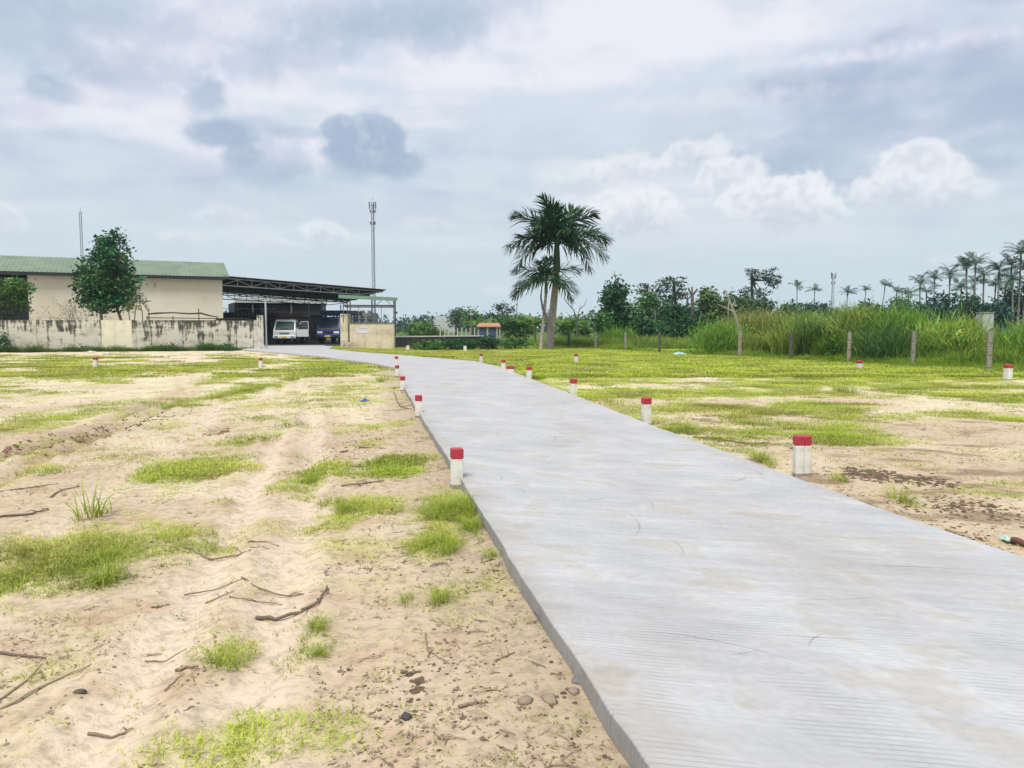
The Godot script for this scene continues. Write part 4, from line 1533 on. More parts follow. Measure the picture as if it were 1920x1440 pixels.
func grow_grass() -> void:
	var r := RandomNumberGenerator.new()
	r.seed = 404
	var where := [[], [], []]
	var tint := [PackedColorArray(), PackedColorArray(), PackedColorArray()]
	for i in 210000:
		var d := exp(r.randf_range(log(2.1), log(62.0)))
		var x := r.randf_range(-1.0, 1.0) * (0.80 * d + 1.5)
		var z := -d
		var g := grass_at(x, z)
		if r.randf() > pow(g, 1.4) * (0.8 if d < 9.0 else 0.8) + 0.016:
			continue
		var k := 0 if d < 8.0 else (1 if d < 24.0 else 2)
		var s := r.randf_range(0.55, 1.2) * (0.65 + 0.5 * g)
		var wide := s * (1.0 if k == 0 else r.randf_range(0.8, 1.3))
		where[k].append(Transform3D(Basis(Vector3.UP, r.randf() * TAU).scaled(Vector3(wide, s, wide)), Vector3(x, ground_h(x, z), z)))
		var n := soil_a.get_noise_2d(x * 0.6 + 30.0, z * 0.6)
		var c := Color(0.36, 0.47, 0.055).lerp(Color(0.58, 0.58, 0.13), clampf(0.35 + n * 0.9 + r.randfn(0, 0.2), 0, 1))
		if z < -17.0 and x > 0.0:
			c = c.lerp(Color(0.50, 0.62, 0.06), clampf(0.45 + n * 1.3, 0.0, 0.9))
		c = c * clampf(1.0 + soil_b.get_noise_2d(x * 0.25 + 9.0, z * 0.4) * 0.9, 0.6, 1.3)
		if r.randf() < 0.16:
			c = Color(0.50, 0.44, 0.20)
		tint[k].append(c)
	var m := foliage("grass_blades", 0.8)
	scatter("short_grass", tuft(14, 0.11, 0.065, 0.0055, 1.5, 3, 1).mesh(m), where[0], tint[0], "short yellow-green grass growing in patches on the near sand", "grass")
	scatter("short_grass", tuft(30, 0.22, 0.08, 0.009, 1.3, 2, 2).mesh(m), where[1], tint[1], "yellow-green grass thinly covering the middle of the plot", "grass")
	scatter("short_grass", tuft(60, 0.45, 0.13, 0.022, 0.8, 2, 3).mesh(m), where[2], tint[2], "bright grass covering the far half of the plot", "grass")
	# the taller clumps beside the road
	var w2 := []
	var t2 := PackedColorArray()
	for q in [[-0.538, -6.348, 0.297, 0.644, 170, 0.16], [-0.382, -6.425, 0.152, 0.567, 60, 0.2], [-1.231, -8.275, 0.316, 0.929, 80, 0.11], [-1.41, -6.466, 0.247, 0.527, 70, 0.1], [-3.357, -8.364, 0.522, 0.84, 110, 0.09], [-3.678, -10.271, 0.41, 0.788, 60, 0.09], [-6.443, -18.397, 0.689, 5.379, 120, 0.2], [-6.497, -22.621, 0.157, 1.942, 14, 0.45], [-0.554, -5.43, 0.273, 0.509, 80, 0.12], [-1.306, -3.415, 0.089, 0.207, 9, 0.17], [-2.748, -5.059, 0.544, 0.645, 240, 0.075], [-2.499, -4.645, 0.056, 0.276, 14, 0.22], [-0.997, -3.84, 0.053, 0.122, 14, 0.12], [-0.909, -3.504, 0.036, 0.087, 10, 0.1], [-3.775, -22.038, 0.344, 1.737, 20, 0.3], [7.969, -18.306, 0.14, 1.278, 14, 0.5], [-2.058, -7.825, 0.217, 0.833, 50, 0.14], [-0.313, -5.83, 0.091, 0.546, 40, 0.16], [-0.426, -5.239, 0.1, 0.318, 26, 0.14], [3.5, -6.789, 0.047, 0.318, 10, 0.25], [-0.602, -4.245, 0.044, 0.169, 6, 0.12], [-0.41, -4.229, 0.088, 0.23, 10, 0.13], [-3.444, -6.239, 0.032, 0.535, 5, 0.35], [-1.152, -11.17, 0.085, 1.123, 12, 0.16], [-0.749, -8.865, 0.074, 0.537, 10, 0.14], [-2.012, -16.148, 0.112, 0.881, 10, 0.2], [-0.15, -5.103, 0.044, 0.182, 8, 0.12], [0.109, -4.2, 0.036, 0.124, 7, 0.1], [2.604, -11.488, 0.339, 0.805, 30, 0.25], [2.914, -8.865, 0.215, 0.537, 26, 0.22], [3.297, -7.684, 0.107, 0.338, 10, 0.2], [1.947, -15.632, 0.434, 1.798, 24, 0.3], [-7.552, -33.067, 2.524, 3.633, 60, 0.22], [-13.172, -23.939, 1.744, 5.494, 90, 0.22], [-11.879, -31.349, 1.468, 5.351, 70, 0.22]]:
		for i in int(q[4]):
			var a := r.randf() * TAU
			var rr := absf(r.randfn(0, 0.55))
			var p := Vector3(q[0] + cos(a) * rr * q[2], 0, q[1] + sin(a) * rr * q[3])
			if p.x > edge_x(ROAD_L, p.z) - 0.02 and p.x < edge_x(ROAD_R, p.z) and q[1] > -40.0:
				continue
			p.y = ground_h(p.x, p.z)
			var s: float = q[5] * r.randf_range(0.6, 1.15) * maxf(0.35, 1.1 - 0.5 * rr)
			w2.append(Transform3D(Basis(Vector3.UP, r.randf() * TAU).scaled(Vector3(s, s, s)), p))
			t2.append(Color(0.28, 0.40, 0.05).lerp(Color(0.50, 0.55, 0.10), r.randf()))
	scatter("tall_tufts", tuft(16, 0.30, 0.9, 0.026, 1.25, 4, 6).mesh(m), w2, t2, "longer grass tufts beside the road edge and tyre tracks", "grass")


func grow_reeds() -> void:
	var r := RandomNumberGenerator.new()
	r.seed = 808
	var m := foliage("grass_blades", 0.8)
	var meshes := []
	for i in 2:
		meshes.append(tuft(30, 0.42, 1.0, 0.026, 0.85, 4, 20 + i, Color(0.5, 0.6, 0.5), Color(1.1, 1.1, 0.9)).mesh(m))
	# [kind, label, from bearing, to bearing, near distance, far distance, height, count, colours, roundness]
	var green := Color(0.19, 0.34, 0.045)
	var olive := Color(0.30, 0.38, 0.075)
	var brown := Color(0.27, 0.31, 0.10)
	var fields := [
		["tall_grass", "tall green grass standing behind the last concrete post by the field's corner", 0.5621, 0.9299, 27.5, 42.0, 1.4, 1100, green, olive, 0.0],
		["tall_grass", "big rounded mound of olive reeds rising behind two concrete posts", 0.3956, 0.5656, 31.0, 45.0, 2.2, 800, green, olive, 1.0],
		["tall_grass", "dull reddish-olive reeds around the bare dead tree", 0.2672, 0.3747, 43.0, 58.0, 2.5, 620, olive, brown, 0.8],
		["tall_grass", "lower green reeds between the dead tree and the reed mound", 0.3539, 0.4233, 37.0, 56.0, 2.1, 420, green, olive, 0.2],
		["tall_grass", "knee-high meadow grass behind the small far fence posts", 0.0555, 0.2984, 53.0, 74.0, 1.05, 1500, Color(0.16, 0.27, 0.04), olive, 0.0],
		["tall_grass", "round hump of fresh green grass under the dark leafy tree", 0.1096, 0.1568, 66.0, 72.0, 2.2, 160, Color(0.15, 0.28, 0.04), green, 1.0],
		["tall_grass", "wide sea of reeds stretching back to the slender palms", 0.3609, 0.9993, 44.0, 92.0, 1.25, 2300, green, olive, 0.0],
		["tall_grass", "rough grass at the foot of the royal palm", -0.0035, 0.0798, 53.0, 60.0, 0.6, 260, Color(0.16, 0.24, 0.05), brown, 0.0],
	]
	for f in fields:
		var where := []
		var tint := PackedColorArray()
		for i in f[7]:
			var u := r.randf()
			var d := maxf(sqrt(r.randf_range(f[4] * f[4], f[5] * f[5])), fence_depth(lerpf(f[2], f[3], u)) + r.randf_range(1.2, 3.4))
			var x := lerpf(f[2], f[3], u) * d
			var lump := soil_a.get_noise_2d(x * 0.25, d * 0.25)
			var h: float = f[6] * r.randf_range(0.4, 1.08) * (1.0 + 0.7 * lump)
			h *= lerpf(1.0, sqrt(maxf(0.12, 1.0 - pow(absf(u * 2.0 - 1.0), 2.4))), f[10])
			h *= lerpf(0.55, 1.0, clampf((d - f[4]) / 2.5, 0, 1))
			var s := h * r.randf_range(0.65, 0.95)
			where.append(Transform3D(Basis(Vector3.UP, r.randf() * TAU).scaled(Vector3(s, h, s)), Vector3(x, ground_h(x, -d), -d)))
			var c: Color = f[8].lerp(f[9], clampf(0.35 + lump * 1.2 + r.randfn(0, 0.25), 0, 1))
			tint.append(c * r.randf_range(0.6, 1.3))
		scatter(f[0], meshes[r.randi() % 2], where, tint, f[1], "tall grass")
	var w3 := []
	var t3 := PackedColorArray()
	for i in 3600:
		var side := r.randf_range(0.0278, 0.8952)
		var fd := fence_depth(side)
		var d := fd + r.randf_range(-3.4, 1.8)
		var x := side * d
		var h := r.randf_range(0.3, 0.75) * (0.75 + 0.6 * soil_a.get_noise_2d(x * 0.4, d * 0.4)) * clampf((d - fd + 3.0) / 3.5, 0.28, 1.0)
		w3.append(Transform3D(Basis(Vector3.UP, r.randf() * TAU).scaled(Vector3(h, h, h)), Vector3(x, ground_h(x, -d), -d)))
		t3.append(Color(0.19, 0.34, 0.03).lerp(Color(0.33, 0.42, 0.05), r.randf()) * r.randf_range(0.8, 1.15))
	scatter("tall_grass", meshes[0], w3, t3, "bright fringe of uncut grass along the foot of the post fence", "tall grass")
	# leafy brush standing in the reeds
	for q in [["olive brush on the crest of the reed mound", Vector3(16.389, 0, -37), Vector3(0, 1.447, 0), Vector3(1.006, 0.562, 0.855), 0], ["green brush on the near shoulder of the reed mound", Vector3(17.939, 0, -36), Vector3(0, 1.35, 0), Vector3(1.221, 0.696, 1.038), 1], ["yellow-green brush between the reed mound and the largest post", Vector3(18.956, 0, -33), Vector3(0, 0.945, 0), Vector3(1.35, 0.537, 1.147), 2], ["fresh green brush beside the largest post", Vector3(20.768, 0, -31), Vector3(0, 0.735, 0), Vector3(1.316, 0.344, 1.118), 1], ["olive brush between the dead tree and the reed mound", Vector3(16.901, 0, -44), Vector3(0, 1.367, 0), Vector3(1.354, 0.608, 1.151), 0], ["brownish brush behind the bare dead tree", Vector3(15.745, 0, -50), Vector3(0, 1.514, 0), Vector3(1.883, 0.863, 1.601), 3], ["dark brush low in the hollow left of the reed mound", Vector3(15.188, 0, -38.5), Vector3(0, 0.764, 0), Vector3(0.786, 0.493, 0.668), 4], ["dark brush at the foot of the reed mound", Vector3(16.461, 0, -33.5), Vector3(0, 0.53, 0), Vector3(1.147, 0.418, 0.975), 4], ["grassy brush hump left of the dead tree", Vector3(11.741, 0, -43.5), Vector3(0, 0.737, 0), Vector3(1.041, 0.692, 0.885), 1]]:
		var tint: Color = [Color(0.25, 0.34, 0.08), Color(0.17, 0.32, 0.05), Color(0.27, 0.40, 0.07), Color(0.29, 0.31, 0.10), Color(0.08, 0.16, 0.04)][q[4]]
		broad("brush", q[0], q[1], q[2], q[3], 9, 6500, 0.45, tint, {"bush": true, "cat": "bush", "vary": 0.4, "grassy": true})
	for q in [["small-leaved scrub on the reed mound's crest", Vector3(17.358, 0, -38), Vector3(0, 1.746, 0), Vector3(0.772, 0.485, 0.657), 1], ["dull leafy scrub between the reed mound and the dead tree", Vector3(16.589, 0, -47), Vector3(0, 1.484, 0), Vector3(0.956, 0.779, 0.812), 0], ["light leafy scrub behind the pinkish post", Vector3(14.171, 0, -45.5), Vector3(0, 1.03, 0), Vector3(0.928, 0.771, 0.789), 1], ["leafy scrub poking out behind the second-largest post", Vector3(18.531, 0, -35), Vector3(0, 1.235, 0), Vector3(0.827, 0.556, 0.703), 0], ["pale scrub between the two largest posts", Vector3(19.007, 0, -32.5), Vector3(0, 1.112, 0), Vector3(0.767, 0.483, 0.652), 2], ["dark leafy scrub in the shade of the reed mound", Vector3(14.987, 0, -35.5), Vector3(0, 0.69, 0), Vector3(0.724, 0.467, 0.615), 3], ["leafy scrub behind the white bag", Vector3(15.517, 0, -40), Vector3(0, 1.038, 0), Vector3(0.661, 0.622, 0.562), 3]]:
		broad("scrub_bush", q[0], q[1], q[2], q[3], 8, 1500, 0.11, [Color(0.14, 0.22, 0.06), Color(0.20, 0.32, 0.06), Color(0.28, 0.36, 0.10), Color(0.06, 0.13, 0.03)][q[4]], {"bush": true, "cat": "bush", "vary": 0.45})
	# weeds under the stained wall
	var w4 := []
	var t4 := PackedColorArray()
	for i in 900:
		var k := r.randf()
		var p := Vector3(-46.0, 0, -43.8).lerp(Vector3(-18.2, 0, -52.3), k) + Vector3(r.randf_range(-0.3, 0.3), 0, r.randf_range(-0.5, 0.8))
		var h := r.randf_range(0.25, 0.75) * (0.8 + 0.7 * soil_a.get_noise_2d(p.x * 0.7, 3.0))
		w4.append(Transform3D(Basis(Vector3.UP, r.randf() * TAU).scaled(Vector3(h * 1.2, h, h * 1.2)), p))
		t4.append(Color(0.06, 0.14, 0.025).lerp(Color(0.15, 0.24, 0.05), r.randf()))
	scatter("wall_weeds", meshes[1], w4, t4, "dark green weeds along the foot of the stained wall", "weeds")


func litter() -> void:
	var r := RandomNumberGenerator.new()
	r.seed = 515
	var bits := [MB.new(), MB.new()]
	for k in 2:
		var b: MB = bits[k]
		if k == 0:
			b.leaf(Vector3(-0.02, 0.006, 0), Vector3(1, 0.12, 0).normalized(), Vector3(0.1, 1, 0.25).normalized(), 0.04, 0.018)
			b.leaf(Vector3(0.02, 0.004, 0.012), Vector3(-0.5, 0.05, 1).normalized(), Vector3(-0.2, 1, 0).normalized(), 0.026, 0.014)
			b.leaf(Vector3(0.0, 0.012, -0.006), Vector3(0.3, 0.5, -0.8).normalized(), Vector3(0.5, 0.7, 0.3).normalized(), 0.02, 0.012)
		else:
			b.tube([Vector3(-0.06, 0.006, 0), Vector3(-0.01, 0.012, 0.008), Vector3(0.06, 0.006, -0.004)], [0.0035, 0.004, 0.002], 5)
			b.tube([Vector3(-0.01, 0.012, 0.008), Vector3(0.03, 0.018, 0.035)], [0.003, 0.0015], 5)
	var where := [[], []]
	var tint := [PackedColorArray(), PackedColorArray()]
	for i in 30000:
		var d := exp(r.randf_range(log(2.1), log(20.0)))
		var x := r.randf_range(-1.0, 1.0) * (0.80 * d + 0.8)
		var z := -d
		var xl := edge_x(ROAD_L, z)
		var xr := edge_x(ROAD_R, z)
		if x > xl - 0.02 and x < xr + 0.02:
			continue
		var lane := false
		for t in (ruts if x < 1.0 else []):
			if t[3] < 0.2 and near_line(t[1], Vector2(x, z)) < t[0] * 1.3:
				lane = true
		if lane and r.randf() < 0.85:
			continue
		var n := soil_b.get_noise_2d(x * 0.9, z * 0.9) + soil_a.get_noise_2d(x * 1.2 + 70.0, z * 1.2)
		var w := 0.04 + n * 0.7
		w += 0.28 * sstep(xl - 1.6, xl - 0.3, x) * (1.0 if x < xl else 0.0)
		w += 0.16 if x > xr else 0.0
		if r.randf() > w:
			continue
		var k := 1 if r.randf() < 0.12 else 0
		var s := r.randf_range(0.35, 0.95) * (0.8 + d * 0.05)
		where[k].append(Transform3D((Basis(Vector3.UP, r.randf() * TAU) * Basis(Vector3.RIGHT, r.randfn(0, 0.25))).scaled(Vector3(s, s, s)), Vector3(x, ground_h(x, z), z)))
		tint[k].append(Color(0.15, 0.105, 0.07).lerp(Color(0.40, 0.31, 0.21), r.randf()))
	var m := mat("dry_litter", Color.WHITE, 0.9)
	scatter("leaf_litter", bits[0].mesh(m), where[0], tint[0], "dark dry leaf crumbs strewn over the sand", "leaf litter")
	scatter("twig_litter", bits[1].mesh(m), where[1], tint[1], "fine broken twigs strewn over the sand", "leaf litter")
	# clods of soil
	var cl := MB.new()
	var sp := SphereMesh.new()
	sp.radius = 0.03; sp.height = 0.045; sp.radial_segments = 7; sp.rings = 4
	var arr := sp.get_mesh_arrays()
	var vv: PackedVector3Array = arr[Mesh.ARRAY_VERTEX]
	for i in vv.size():
		vv[i] *= 1.0 + 0.5 * soil_b.get_noise_3dv(vv[i] * 30.0)
	arr[Mesh.ARRAY_VERTEX] = vv
	var am := ArrayMesh.new()
	am.add_surface_from_arrays(Mesh.PRIMITIVE_TRIANGLES, arr)
	am.surface_set_material(0, mat("clod_soil", Color.WHITE, 0.95, 0.0, ntex(256, 0.04, 5, grey(0.5), grey(0.85), grey(1.0), 73), 6.0))
	var w5 := []
	var t5 := PackedColorArray()
	for q in [[3.776, -7.966, 0.304, 0.363, 500, 0.8, Color(0.17, 0.115, 0.075)], [4.201, -7.684, 0.267, 0.338, 300, 0.8, Color(0.17, 0.115, 0.075)], [3.918, -6.507, 0.406, 0.485, 420, 0.7, Color(0.17, 0.115, 0.075)], [2.928, -6.132, 1.064, 0.975, 500, 0.5, Color(0.17, 0.115, 0.075)], [-6.11, -9.649, 0.301, 0.634, 260, 0.9, Color(0.36, 0.20, 0.13)], [-6.024, -10.487, 0.509, 1.472, 300, 0.7, Color(0.36, 0.20, 0.13)], [-6.078, -12.282, 0.554, 1.999, 300, 0.7, Color(0.17, 0.115, 0.075)], [-4.328, -11.269, 0.117, 0.375, 80, 0.9, Color(0.36, 0.20, 0.13)], [-6.491, -17.053, 0.118, 0.655, 60, 0.9, Color(0.17, 0.115, 0.075)], [-0.034, -4.94, 0.171, 0.616, 220, 0.45, Color(0.17, 0.115, 0.075)], [0.35, -3.161, 0.176, 0.557, 300, 0.5, Color(0.17, 0.115, 0.075)], [-0.142, -3.409, 0.473, 0.666, 500, 0.35, Color(0.42, 0.33, 0.22)], [-0.35, -3.161, 0.439, 0.557, 260, 0.4, Color(0.17, 0.115, 0.075)], [-1.572, -3.34, 0.649, 0.735, 500, 0.3, Color(0.42, 0.33, 0.22)], [-2.045, -9.849, 0.273, 2.111, 200, 0.6, Color(0.17, 0.115, 0.075)], [-0.405, -3.251, 0.045, 0.138, 22, 0.7, Color(0.17, 0.115, 0.075)], [3.593, -11.798, 0.819, 3.469, 300, 0.6, Color(0.17, 0.115, 0.075)], [3.401, -15.602, 1.353, 3.643, 300, 0.7, Color(0.17, 0.115, 0.075)], [-0.156, -5.649, 0.157, 0.728, 200, 0.3, Color(0.42, 0.33, 0.22)], [0.146, -4.212, 0.146, 0.493, 260, 0.3, Color(0.42, 0.33, 0.22)], [0.354, -3.098, 0.14, 0.493, 420, 0.3, Color(0.42, 0.33, 0.22)], [-0.717, -9.01, 0.156, 1.272, 120, 0.4, Color(0.42, 0.33, 0.22)], [3.09, -7.086, 0.246, 0.517, 200, 0.5, Color(0.42, 0.33, 0.22)], [3.169, -6.187, 0.258, 0.483, 260, 0.5, Color(0.42, 0.33, 0.22)], [3.316, -5.508, 0.268, 0.35, 260, 0.5, Color(0.17, 0.115, 0.075)]]:
		for i in int(q[4]):
			var p := Vector3(q[0] + r.randfn() * q[2] * 0.5, 0, q[1] + r.randfn() * q[3] * 0.5)
			if p.x > edge_x(ROAD_L, p.z) - 0.05 and p.x < edge_x(ROAD_R, p.z) + 0.05:
				continue
			p.y = ground_h(p.x, p.z) - 0.004
			var s := r.randf_range(0.25, 1.0) * float(q[5])
			w5.append(Transform3D(Basis(Vector3.UP, r.randf() * TAU).scaled(Vector3(s * r.randf_range(0.8, 1.4), s * 0.8, s)), p))
			t5.append((q[6] as Color) * r.randf_range(0.7, 1.25))
	scatter("soil_clods", am, w5, t5, "crumbly clods of turned soil along the ruts and road edge", "soil")


func vegetation() -> void:
	var dk := Color(0.036, 0.105, 0.034)
	var md := Color(0.078, 0.175, 0.044)
	var lt := Color(0.10, 0.19, 0.04)
	# behind the stained wall
	tree("leafy_tree", "round dark green tree on two thin stems in front of the cream warehouse", Vector3(-29.797, 0, -56.5), [[Vector3(0.125, 5.388, 0), Vector3(1.916, 1.737, 1.628)], [Vector3(0.641, 7.123, 0), Vector3(1.247, 1.153, 1.06)], [Vector3(-0.978, 4.519, 0), Vector3(1.227, 1.451, 1.043)], [Vector3(1.3, 4.481, 0), Vector3(1.353, 1.296, 1.15)], [Vector3(0.65, 7.815, 0), Vector3(0.55, 0.691, 0.468)], [Vector3(0.248, 3.455, 0), Vector3(1.5, 0.97, 1.275)]], 9000, 0.26, Color(0.042, 0.12, 0.040), {"stems": 2, "apart": 0.9, "trunk": 0.13, "bark": Color(0.3, 0.24, 0.18), "vary": 0.5})
	broad("sapling", "sparse feathery sapling beside the round dark tree", Vector3(-27.091, 0, -56), Vector3(0, 3.571, 0), Vector3(1.171, 1.403, 0.995), 4, 420, 0.16, Color(0.13, 0.17, 0.07), {"trunk": 0.05, "stems": 4, "apart": 0.5, "bark": Color(0.3, 0.26, 0.2), "limbs": 14})
	bare_shrub("nearly leafless grey shrub leaning on the wall by the dark wing", Vector3(-33.137, 0, -56), 3.2, 41)
	bare_shrub("second bare grey shrub between the first one and the round tree", Vector3(-32.086, 0, -56.4), 4.3, 43)
	broad("bushy_tree", "bright green bushy tree before the dark wing at the long wall", Vector3(-36.124, 0, -55), Vector3(0, 3.931, 0), Vector3(2.006, 1.471, 1.705), 6, 3400, 0.24, lt, {"trunk": 0.14, "limbs": 8})
	broad("creeper", "dark tangle of creeper hanging under the bright bushy tree", Vector3(-35.607, 0, -54.5), Vector3(0, 2.751, 0), Vector3(2.148, 0.825, 1.826), 5, 1500, 0.16, Color(0.035, 0.045, 0.03), {"bush": true, "cat": "creeper"})
	broad("bush", "dark green bush at the outer foot of the stained wall", Vector3(-31.991, 0, -48), Vector3(0, 0.62, 0), Vector3(0.931, 0.665, 0.791), 4, 900, 0.12, dk, {"bush": true, "cat": "bush"})
	broad("bush", "round dark bush at the wall's foot next to the gate", Vector3(-18.629, 0, -50.5), Vector3(0, 0.275, 0), Vector3(0.885, 0.367, 0.753), 4, 700, 0.10, dk, {"bush": true, "cat": "bush"})
	broad("bush", "low weedy bush under the fresh white wall panel", Vector3(-27.852, 0, -49.5), Vector3(0, 0.3, 0), Vector3(1.009, 0.326, 0.858), 4, 500, 0.10, md, {"bush": true, "cat": "bush"})
	broad("bush", "leafy weeds heaped against the stained wall past the white panel", Vector3(-22.368, 0, -50.5), Vector3(0, 0.223, 0), Vector3(1.41, 0.28, 1.198), 5, 600, 0.10, dk, {"bush": true, "cat": "bush"})
	broad("leafy_tree", "small green tree peeping between the warehouse and the shed", Vector3(-35.608, 0, -100), Vector3(0, 3.685, 0), Vector3(1.447, 1.17, 1.23), 4, 500, 0.3, md, {"trunk": 0.1})
	# low hedge past the banner wall
	for q in [["low tangled bush at the start of the hedge by the low wall", Vector3(-5.667, 0, -51.5), Vector3(0, 0.321, 0), Vector3(1.396, 0.41, 1.186), md], ["dark clipped bush in the middle of the hedge", Vector3(-3.473, 0, -52), Vector3(0, 0.363, 0), Vector3(1.39, 0.468, 1.182), dk], ["wide ragged bush of the hedge under the lamp post", Vector3(-1.687, 0, -53), Vector3(0, 0.395, 0), Vector3(1.324, 0.532, 1.125), dk], ["olive bush ending the hedge beside the royal palm", Vector3(0.149, 0, -54), Vector3(0, 0.392, 0), Vector3(1.46, 0.561, 1.241), md]]:
		broad("hedge_bush", q[0], q[1], q[2], q[3], 8, 2600, 0.13, q[4], {"bush": true, "cat": "bush", "vary": 0.35})
	# the thicket behind the meadow
	for q in [
		["pale_tree", "pale fuzzy tree, first of the clump behind the low wall", Vector3(-10.9, 0, -150), Vector3(0, 3.41, 0), Vector3(1.774, 2.067, 1.508), 4, 900, 0.5, Color(0.085, 0.14, 0.075), 0.2],
		["leafy_tree", "pointed mid-green tree between the pale tree and the domed tree", Vector3(-7.073, 0, -140), Vector3(0, 3.284, 0), Vector3(2.042, 2.508, 1.736), 5, 1000, 0.5, md, 0.2],
		["domed_tree", "dark dome-shaped tree behind the orange-roofed hut", Vector3(-2.699, 0, -150), Vector3(0, 3.769, 0), Vector3(3.115, 3.048, 2.648), 6, 1500, 0.5, Color(0.03, 0.075, 0.04), 0.25],
		["leafy_tree", "dark leafy tree with a dead tip, tallest beside the royal palm", Vector3(10.115, 0, -74), Vector3(0, 3.887, 0), Vector3(1.991, 2.745, 1.692), 9, 3600, 0.34, dk, 0.22],
		["bushy_tree", "low pale bush at the shoulder of the dark leafy tree", Vector3(8.421, 0, -72), Vector3(0, 1.87, 0), Vector3(1.032, 1.614, 0.877), 5, 900, 0.3, md, 0.1],
		["leafy_tree", "round mid-green tree right behind the dark leafy tree", Vector3(14.528, 0, -82), Vector3(0, 2.759, 0), Vector3(1.666, 2.683, 1.416), 8, 2200, 0.34, md, 0.2],
		["leafy_tree", "dark tree filling the gap under the layered tree", Vector3(16.33, 0, -78), Vector3(0, 2.299, 0), Vector3(1.99, 2.15, 1.691), 8, 2300, 0.34, dk, 0.2],
		["leafy_tree", "grey-green tree between the layered tree and the pollards", Vector3(18.825, 0, -80), Vector3(0, 2.043, 0), Vector3(1.627, 1.931, 1.383), 7, 1700, 0.34, Color(0.055, 0.11, 0.05), 0.2],
		["bamboo_clump", "yellow-green bamboo clump past the pollarded trees", Vector3(21.685, 0, -84), Vector3(0, 2.99, 0), Vector3(1.86, 2.949, 1.581), 9, 3000, 0.42, Color(0.105, 0.17, 0.05), 0.1],
		["bamboo_clump", "second bamboo clump, behind the bare dead tree", Vector3(24.909, 0, -86), Vector3(0, 2.818, 0), Vector3(1.932, 2.813, 1.642), 9, 3000, 0.42, Color(0.095, 0.16, 0.055), 0.1],
		["bushy_tree", "dark bushy tree under the tall flat-topped tree", Vector3(28.168, 0, -88), Vector3(0, 2.334, 0), Vector3(1.922, 2.366, 1.634), 7, 1700, 0.4, Color(0.04, 0.095, 0.045), 0.2],
		["bushy_tree", "low teal-green trees right of the flat-topped tree", Vector3(43.519, 0, -120), Vector3(0, 3.035, 0), Vector3(2.912, 2.811, 2.475), 8, 1600, 0.55, Color(0.032, 0.085, 0.055), 0.2],
	]:
		broad(q[0], q[1], q[2], q[3], q[4], q[5], q[6], q[7], q[8], {"trunk": q[9], "limbs": 10})
	tree("layered_tree", "feathery tree with layered flat tiers above the thicket", Vector3(16.721, 0, -80), [[Vector3(0.037, 6.305, 0), Vector3(1.426, 0.465, 1.212)], [Vector3(-1.002, 5.675, 0), Vector3(0.931, 0.493, 0.791)], [Vector3(0.659, 5.319, 0), Vector3(0.929, 0.576, 0.789)], [Vector3(0.006, 4.688, 0), Vector3(1.262, 0.494, 1.073)]], 1300, 0.3, Color(0.06, 0.11, 0.05), {"flat": 0.9, "trunk": 0.16, "vary": 0.25})
	tree("layered_tree", "smaller feathery tree with thin open tiers left of the taller one", Vector3(14.883, 0, -84), [[Vector3(-0.176, 6.141, 0), Vector3(0.807, 0.316, 0.686)], [Vector3(-0.108, 5.364, 0), Vector3(1.095, 0.461, 0.931)]], 500, 0.26, Color(0.08, 0.12, 0.07), {"flat": 0.9, "trunk": 0.12})
	tree("flat_topped_tree", "tall flat-topped tree standing clear above the thicket", Vector3(28.78, 0, -92), [[Vector3(-0.27, 7.742, 0), Vector3(0.867, 0.88, 0.737)], [Vector3(1.629, 7.805, 0), Vector3(1.374, 0.817, 1.168)], [Vector3(2.156, 7.018, 0), Vector3(0.995, 0.787, 0.846)], [Vector3(-0.855, 5.6, 0), Vector3(0.999, 0.757, 0.849)], [Vector3(0.736, 5.411, 0), Vector3(1.06, 0.82, 0.901)]], 2000, 0.26, Color(0.045, 0.075, 0.045), {"flat": 0.6, "trunk": 0.2, "vary": 0.3, "bark": Color(0.10, 0.09, 0.08)})
	# pollards with stubby tops
	for q in [["pollarded_tree", "pollarded grey trunk ending in a stubby fork", Vector3(18.192, 0, -78), 5.66, 0.19], ["pollarded_tree", "thinner pollarded trunk just left of the forked one", Vector3(17.934, 0, -79), 5.18, 0.13], ["pollarded_tree", "slim pale trunk leaning in front of the thicket", Vector3(14.097, 0, -76), 3.28, 0.10]]:
		var t := thing(q[0], q[1], "tree", q[2])
		var b := MB.new()
		b.col = Color(0.22, 0.20, 0.18)
		var h: float = q[3]
		var r0: float = q[4]
		b.tube([Vector3(0, -0.1, 0), Vector3(0.05, h * 0.5, 0), Vector3(0, h * 0.86, 0)], [r0 * 1.2, r0, r0 * 0.8], 8)
		for k in 3:
			var a := k * 2.2 + 0.4
			b.tube([Vector3(0, h * 0.84, 0), Vector3(cos(a) * 0.4, h * 0.93, sin(a) * 0.3), Vector3(cos(a) * 0.5, h * (0.96 + 0.02 * k), sin(a) * 0.35)], [r0 * 0.6, r0 * 0.5, r0 * 0.45], 7)
		part("trunk", b.mesh(mat("bark", Color.WHITE)), t)
		var c := MB.new()
		crown(c, [[Vector3(0, h * 0.6, 0), Vector3(0.9, h * 0.22, 0.8)]], 260 if q[4] > 0.2 else 90, 0.2, Color(0.09, 0.15, 0.07), 0.3, 77)
		part("foliage", c.mesh(foliage("leaves")), t)
